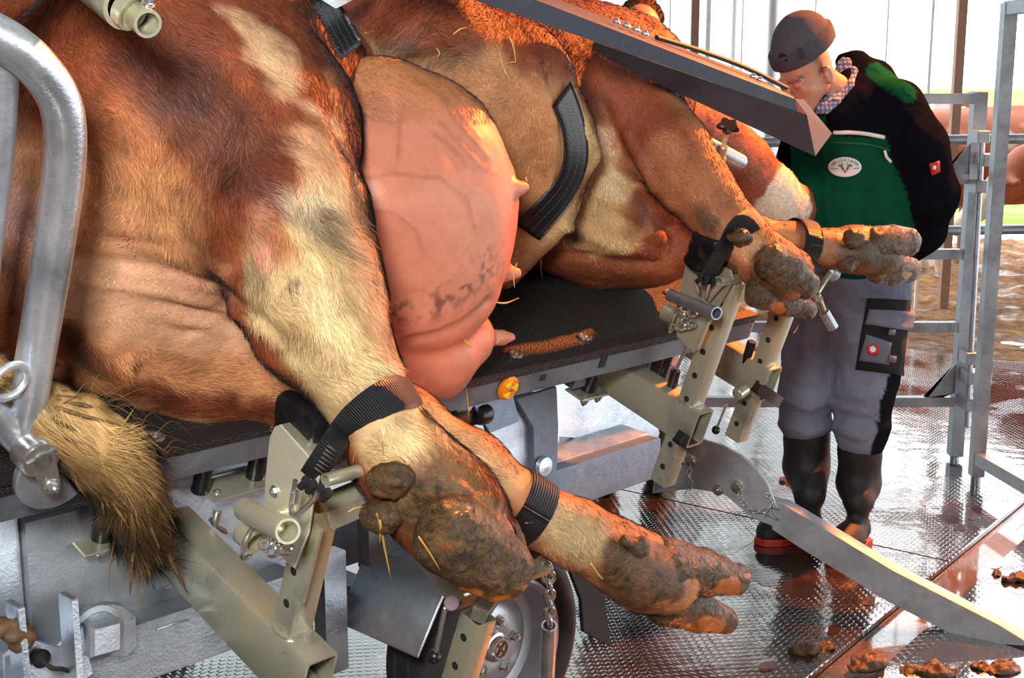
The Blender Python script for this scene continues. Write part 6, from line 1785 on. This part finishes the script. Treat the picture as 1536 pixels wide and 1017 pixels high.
# head and neck (the body's bare part)
hc0 = onY(1209, 113, 4.40)
fh = unit([-.72, -.52, -.46]); sr = unit(np.cross(fh, Z3)); sr = unit(sr + np.array([0, 0, -.10])); uh = unit(np.cross(sr, fh)); sr = np.cross(fh, uh)
hd3 = lambda x, y, z: hc0 + x * sr + y * fh + z * uh
hb_ = Body(.0042)
hb_.ell(hd3(0, -.012, .03), (.074, .096, .092), (sr, fh), 0, .02)
hb_.cone(hd3(0, .03, -.035), .058, hd3(0, .07, -.085), .030, 0, .03)
hb_.cone(hd3(.045, .0, -.04), .026, hd3(.02, .075, -.09), .018, 0, .03); hb_.cone(hd3(-.045, .0, -.04), .026, hd3(-.02, .075, -.09), .018, 0, .03)
hb_.ell(hd3(0, .086, -.098), (.020, .016, .014), (sr, fh), 0, .014)
for s_ in (-1, 1):
    hb_.ell(hd3(s_ * .040, .058, -.022), (.024, .024, .020), (sr, fh), 0, .02)
    hb_.cone(hd3(s_ * .012, .090, .022), .010, hd3(s_ * .045, .076, .020), .009, 0, .012)
    hb_.ell(hd3(s_ * .032, .096, .002), (.016, .014, .010), (sr, fh), 0, .008, sub=True)
    hb_.ell(hd3(s_ * .032, .080, .001), (.014, .012, .012), (sr, fh), 3, .004)
    hb_.ell(hd3(s_ * .014, .106, -.030), (.009, .012, .009), (sr, fh), 0, .008)
    hb_.ell(hd3(s_ * .084, -.012, -.012), (.013, .020, .034), (sr, fh + .3 * sr * s_), 4, .006)
    hb_.ell(hd3(s_ * .096, -.006, -.010), (.008, .010, .019), (sr, fh), 4, .004, sub=True)
hb_.cone(hd3(0, .088, .012), .010, hd3(0, .116, -.026), .0125, 0, .012)
hb_.ell(hd3(0, .094, -.055), (.024, .012, .006), (sr, fh), 2, .006); hb_.ell(hd3(0, .091, -.066), (.021, .012, .0065), (sr, fh), 2, .005)
hb_.ell(hd3(0, .104, -.0605), (.022, .006, .0016), (sr, fh), 2, .003, sub=True)
hb_.cone(hd3(0, -.040, -.03), .050, onY(1278, 150, 4.56), .056, 1, .03)
# the rest of the body under the clothes, slim, one surface with the head
hb_.h = .006
hb_.cone(onY(1278, 150, 4.56), .062, onY(1280, 200, 4.60), .12, 1, .03)
hb_.cone(onY(1280, 200, 4.60), .12, onY(1272, 380, 4.57), .13, 1, .03)
hb_.chain([(onY(1230, 430, 4.60), .07), (onY(1210, 600, 4.53), .05), (onY(1210, 740, 4.55), .035)], 1, .03)
hb_.chain([(onY(1308, 430, 4.50), .07), (onY(1296, 600, 4.43), .05), (onY(1288, 760, 4.44), .035)], 1, .03)
hb_.chain([(onY(1338, 158, 4.54), .05), (onY(1392, 285, 4.46), .045), (onY(1340, 385, 4.80), .03)], 1, .03)
hb_.chain([(onY(1224, 182, 4.71), .05), (onY(1205, 320, 4.86), .04), (onY(1275, 388, 4.9), .03)], 1, .03)
# clasped hands behind the back
hp0 = onY(1318, 392, 4.86)
hb_.ell(hp0, (.045, .03, .035), (RT, Z3), 1, .01)
for i in range(4):
    q = hp0 + np.array([-.03, .02, .018 - i * .016]); hb_.cone(q, .009, q + np.array([-.045, .012, -.012]), .008, 1, .004); hb_.cone(q + np.array([-.045, .012, -.012]), .008, q + np.array([-.05, -.014, -.022]), .007, 1, .003)
hb_.cone(hp0 + np.array([-.01, -.03, .02]), .011, hp0 + np.array([-.06, -.02, .03]), .008, 1, .004)
hb_.build()
skn = col_of((200, 144, 116))
def fcol(V, N, G, x, y):
    L = (V - hc0) @ np.stack([sr, fh, uh], 1)
    C = np.tile(skn, (len(V), 1)) * (1 + .10 * fbm(V, 40, 2, 1))[:, None]
    f = np.clip((-.04 - L[:, 2]) / .03, 0, 1)[:, None] * .35 * (L[:, 1:2] > -.02); C = C * (1 - f) + col_of((120, 92, 80)) * f
    f = np.exp(-((L[:, 1] + .005) / .02) ** 2 - ((np.abs(L[:, 0]) - .07) / .02) ** 2)[:, None] * (L[:, 2:3] > 0) * .8; C = C * (1 - f) + col_of((70, 50, 40)) * f
    m = (np.abs(L[:, 2] - .021) < .0065) & (L[:, 1] > .06) & (np.abs(L[:, 0]) > .010) & (np.abs(L[:, 0]) < .052); C[m] = C[m] * .45
    m = (np.abs(L[:, 2] + .004) < .0022) & (L[:, 1] > .07) & (np.abs(np.abs(L[:, 0]) - .032) < .014); C[m] = C[m] * .35
    C[(G == 2) & (L[:, 1] > .08)] = col_of((190, 112, 100))
    f = np.exp(-((L[:, 1] - .118) / .016) ** 2)[:, None] * .3; C = C * (1 - f) + col_of((214, 120, 100)) * f
    return C
finish(hb_, 'body', man, M['face'], fcol, 0, 0, 1)
# beanie
be = Body(.006)
be.ell(hd3(0, -.024, .084), (.093, .114, .110), (sr, fh), 0, .02)
be.ell(hd3(0, -.05, .125), (.07, .08, .07), (sr, fh), 0, .04)
be.build(); BV, BQ, BG = be.mesh(); BV = smooth_mesh(BV, BQ, 2)
Lc = (BV - hc0) @ np.stack([sr, fh, uh], 1)
z0 = .064 - Lc[:, 1] * .10
Lc[:, 2] = np.maximum(Lc[:, 2], z0)
band = np.clip((z0 + .058 - Lc[:, 2]) / .006, 0, 1) * np.clip((Lc[:, 2] - z0) / .004 + .3, 0, 1)
rad_ = np.hypot(Lc[:, 0], Lc[:, 1] + .02) + 1e-6
Lc[:, 0] += Lc[:, 0] / rad_ * band * .009; Lc[:, 1] += (Lc[:, 1] + .02) / rad_ * band * .009
BV = hc0 + Lc @ np.stack([sr, fh, uh]); BN = vnormals(BV, BQ); BV += BN * (fbm(BV, 16, 2, 4) * .006)[:, None]
def knitm():
    t = NT('heather_knit'); at = t.attr('Col'); v = t.noise(500, 3, .7)
    return t.out(Base_Color=t.mix(t.mapr(v, .35, .65, 0, 1), t.mix(1.0, at.outputs['Color'], (.6, .6, .62, 1), 'MULTIPLY'), at.outputs['Color']), Roughness=.95, Specular_IOR_Level=.15, Normal=t.bump(v, .002, .6))
M['beanie'] = knitm()
bc = np.tile(col_of((92, 92, 98)), (len(BV), 1)); bc[band > .5] = col_of((84, 84, 90))
bo_ = big_mesh('beanie', BV, BQ, M['beanie'], man, {'Col': np.concatenate([bc, np.ones((len(BV), 1))], 1)}); bo_['label'] = 'heather grey knitted beanie'
def on_be(px, py, lift=.020):
    q, ok = be.hit(px, py, 3, 6.5); nn = be.normal(q[None])[0]; return q + nn * lift + unit(CAM - q) * .006, nn
for ch, px, py, sz, mt in (('e', 1177, 84, .062, 'cloth_black'), ('s', 1199, 77, .066, 'label_black')):
    q, nn = on_be(px, py); rt_ = unit(RT + .28 * UPV - nn * ((RT + .28 * UPV) @ nn)); text('embroidered_letter', ch, sz, q, rt_, np.cross(nn, rt_), M[mt], bo_, bold=.0022)

# ---- second person, mostly hidden behind the side arm
p2_ = thing('person', 'second man behind the steel arm, only his bare forehead and short brown hair showing', 'person', np.array([.52, 5.05, 0]))
h2 = onY(960, 60, 5.0); f2 = unit([-.1, -.8, -.62]); s2 = unit(np.cross(f2, Z3)); u2_ = np.cross(s2, f2)
g3 = lambda x, y, z: h2 + x * s2 + y * f2 + z * u2_
b2_ = Body(.007)
b2_.ell(g3(0, -.01, .04), (.078, .098, .098), (s2, f2), 0, .02); b2_.cone(g3(0, .03, -.03), .058, g3(0, .07, -.085), .030, 0, .03)
for s_ in (-1, 1):
    b2_.ell(g3(s_ * .080, -.008, .0), (.009, .020, .032), (s2, f2), 0, .008); b2_.cone(g3(s_ * .012, .088, .022), .010, g3(s_ * .045, .074, .020), .010, 0, .012)
    b2_.ell(g3(s_ * .032, .096, .0), (.016, .014, .010), (s2, f2), 0, .008, sub=True); b2_.ell(g3(s_ * .032, .080, .0), (.013, .012, .011), (s2, f2), 0, .004)
b2_.cone(g3(0, .088, .012), .010, g3(0, .114, -.026), .013, 0, .012); b2_.ell(g3(0, .092, -.06), (.024, .012, .010), (s2, f2), 2, .006)
nk = h2 + np.array([.0, .10, -.22])
b2_.cone(g3(0, -.03, -.05), .058, nk, .062, 1, .03); b2_.cone(nk, .06, nk - Z3 * .55, .12, 1, .04)
for s_ in (-1, 1):
    b2_.chain([(nk + np.array([s_ * .12, 0, -.08]), .05), (nk + np.array([s_ * .2, 0, -.38]), .04), (nk + np.array([s_ * .16, -.2, -.52]), .03)], 1, .03)
    b2_.chain([(nk + np.array([s_ * .09, 0, -.6]), .08), (nk + np.array([s_ * .1, 0, -1.05]), .05), (nk + np.array([s_ * .1, .02, -1.5]), .04), (np.array([nk[0] + s_ * .1, nk[1], .09]), .04)], 1, .03)
b2_.build()
finish(b2_, 'body', p2_, M['face'], lambda V, N, G, x, y: np.tile(col_of((206, 140, 112)), (len(V), 1)) * (1 + .1 * fbm(V, 40, 2, 1))[:, None], 0, 0, 1)
c2_ = Body(.014)
c2_.cone(nk - Z3 * .04, .085, nk - Z3 * .2, .17, 0, .05); c2_.cone(nk - Z3 * .2, .17, nk - Z3 * .62, .16, 0, .05)
for s_ in (-1, 1): c2_.chain([(nk + np.array([s_ * .14, 0, -.1]), .085), (nk + np.array([s_ * .22, 0, -.38]), .06), (nk + np.array([s_ * .17, -.18, -.5]), .05)], 0, .03)
c2_.build(); finish(c2_, 'jacket', p2_, M['cloth'], lambda V, N, G, x, y: np.tile(bk, (len(V), 1)), .01, 4)
c2_ = Body(.014)
for s_ in (-1, 1): c2_.chain([(nk + np.array([s_ * .07, 0, -.6]), .12), (nk + np.array([s_ * .1, 0, -1.05]), .08), (np.array([nk[0] + s_ * .1, nk[1], .35]), .075)], 0, .03)
c2_.build(); finish(c2_, 'trousers', p2_, M['cloth'], lambda V, N, G, x, y: np.tile(gy_, (len(V), 1)), .01, 4)
for s_ in (-1, 1):
    c2_ = Body(.012); x_ = nk[0] + s_ * .1; c2_.chain([((x_, nk[1], .36), .07), ((x_, nk[1], .08), .055), ((x_, nk[1] - .14, .045), .045)], 0, .03); c2_.build()
    finish(c2_, 'boot', p2_, M['boot'], lambda V, N, G, x, y: np.tile(bk, (len(V), 1)), .0, 4, zmin=.001)
hr = Body(.006); hr.ell(g3(0, -.055, .045), (.083, .088, .092), (s2, f2), 0, .02); hr.ell(g3(0, .11, .055), (.075, .085, .078), (s2, f2), 0, .01, sub=True); hr.build()
HV, HQ, HG = hr.mesh(); HN = vnormals(HV, HQ); Lh = (HV - h2) @ np.stack([s2, f2, u2_], 1); Lh[:, 2] = np.maximum(Lh[:, 2], -.02); HV = h2 + Lh @ np.stack([s2, f2, u2_])
HV = HV + HN * (fbm(HV, 60, 2, 2) * .01)[:, None]
hc_2 = np.tile(col_of((104, 72, 50)), (len(HV), 1))
ho = big_mesh('hair', HV, HQ, M['cloth'], p2_, {'Col': np.concatenate([hc_2, np.ones((len(HV), 1))], 1)})
fur_mesh('hair_strands', p2_, HV, HQ, HN, np.concatenate([hc_2 * 1.3], 1), np.full(len(HV), .012), 3000, np.tile(unit(f2 - s2 * .6), (len(HV), 1)), lift=.7, width=.0016, mat=M['fur'])

# ================================================================== COWS IN THE FAR PEN
def standing_cow(name, label, base, heading, hgt, patches, head_low=True, coln=(168, 84, 44)):
    h = unit([math.cos(heading), math.sin(heading), 0]); s_ = np.array([-h[1], h[0], 0]); k = hgt / 1.4
    L = lambda x, y, z: np.array([base[0], base[1], base[2]]) + k * (x * h + y * s_ + z * Z3)
    r = root_ = thing(name, label, 'cow', np.array(base), 'cows in the far pen')
    b = Body(.022)
    b.cone(L(-.55, 0, 1.03), .31 * k, L(.45, 0, 1.0), .33 * k, 0, .1, s_, .85); b.ell(L(0, 0, .93), (.6 * k, .33 * k, .36 * k), (h, s_), 0, .1)
    b.cone(L(-.72, 0, 1.15), .16 * k, L(-.80, 0, .95), .16 * k, 0, .1); b.cone(L(-.7, .1, 1.28), .05 * k, L(.3, 0, 1.33), .06 * k, 0, .08)
    hz = .75 if head_low else 1.35
    b.chain([(L(.5, 0, 1.1), .24 * k), (L(.85, 0, hz + .25), .15 * k), (L(1.02, 0, hz + .1), .13 * k)], 0, .08)
    b.chain([(L(1.02, 0, hz + .1), .125 * k), (L(1.2, 0, hz - .08), .09 * k), (L(1.33, 0, hz - .22), .075 * k)], 2, .03)
    for sg in (-1, 1): b.cone(L(1.0, sg * .1, hz + .16), .04 * k, L(.98, sg * .24, hz + .14), .03 * k, 0, .02)
    for sg in (-1, 1):
        b.chain([(L(.42, sg * .16, .9), .15 * k), (L(.44, sg * .16, .62), .085 * k), (L(.45, sg * .16, .42), .062 * k), (L(.44, sg * .16, .14), .042 * k), (L(.46, sg * .16, .06), .055 * k)], 1, .05)
        b.chain([(L(-.62, sg * .17, .98), .2 * k), (L(-.55, sg * .17, .72), .13 * k), (L(-.74, sg * .17, .48), .065 * k), (L(-.66, sg * .17, .16), .045 * k), (L(-.63, sg * .17, .06), .055 * k)], 1, .05)
    b.cone(L(-.86, 0, 1.2), .025 * k, L(-.9, 0, .55), .03 * k, 1, .02)
    b.ell(L(-.35, 0, .66), (.2 * k, .14 * k, .12 * k), (h, s_), 3, .05)
    b.build(); V, Q, G = b.mesh(); V = smooth_mesh(V, Q, 2)
    C = np.tile(col_of(coln), (len(V), 1)); wht = col_of((226, 208, 180))
    Lz = (V[:, 2] - base[2]) / k
    f = np.clip((.5 + .25 * fbm(V, 5, 2, 3) - Lz) / .1, 0, 1)[:, None]; C = C * (1 - f) + wht * f
    Lx = ((V - base) @ h) / k
    f = np.clip((Lx - 1.12) / .05, 0, 1)[:, None]; C = C * (1 - f) + wht * f
    C[G == 3] = col_of((214, 160, 130))
    for (x, y, z, rr) in patches:
        d = np.linalg.norm(V - L(x, y, z), axis=1) / k + .12 * fbm(V, 6, 2, 5); f = np.clip((rr - d) / .05, 0, 1)[:, None]; C = C * (1 - f) + wht * f
    C *= (1 + .25 * fbm(V, 9, 3, 2))[:, None]
    big_mesh('body', V, Q, M['coat'], r, {'Col': np.concatenate([np.clip(C, 0, 1), np.full((len(V), 1), .05)], 1)})
    return r
ga_ = onY(1500, 420, 10.6)
standing_cow('cow', 'red-brown cow with white flank flash, seen side-on behind the two gate posts', (ga_[0] + .15, 10.9, .03), .12, 1.42, [(-.2, -.33, 1.15, .12), (-.05, -.3, 1.26, .09), (.35, -.3, .75, .2), (-.62, -.2, 1.2, .05)])
standing_cow('cow', 'brown cow at the right picture edge with its pale-nosed head turned left', (onY(1590, 420, 9.6)[0] + .55, 9.6, .03), math.pi - .1, 1.36, [(.6, .0, .7, .15)], head_low=True)
standing_cow('cow', 'dark red cow half hidden behind the green jacket and the gate', (onY(1350, 400, 12.0)[0] - .1, 12.2, .03), .3, 1.34, [(.2, -.3, 1.0, .12)], coln=(120, 58, 34))
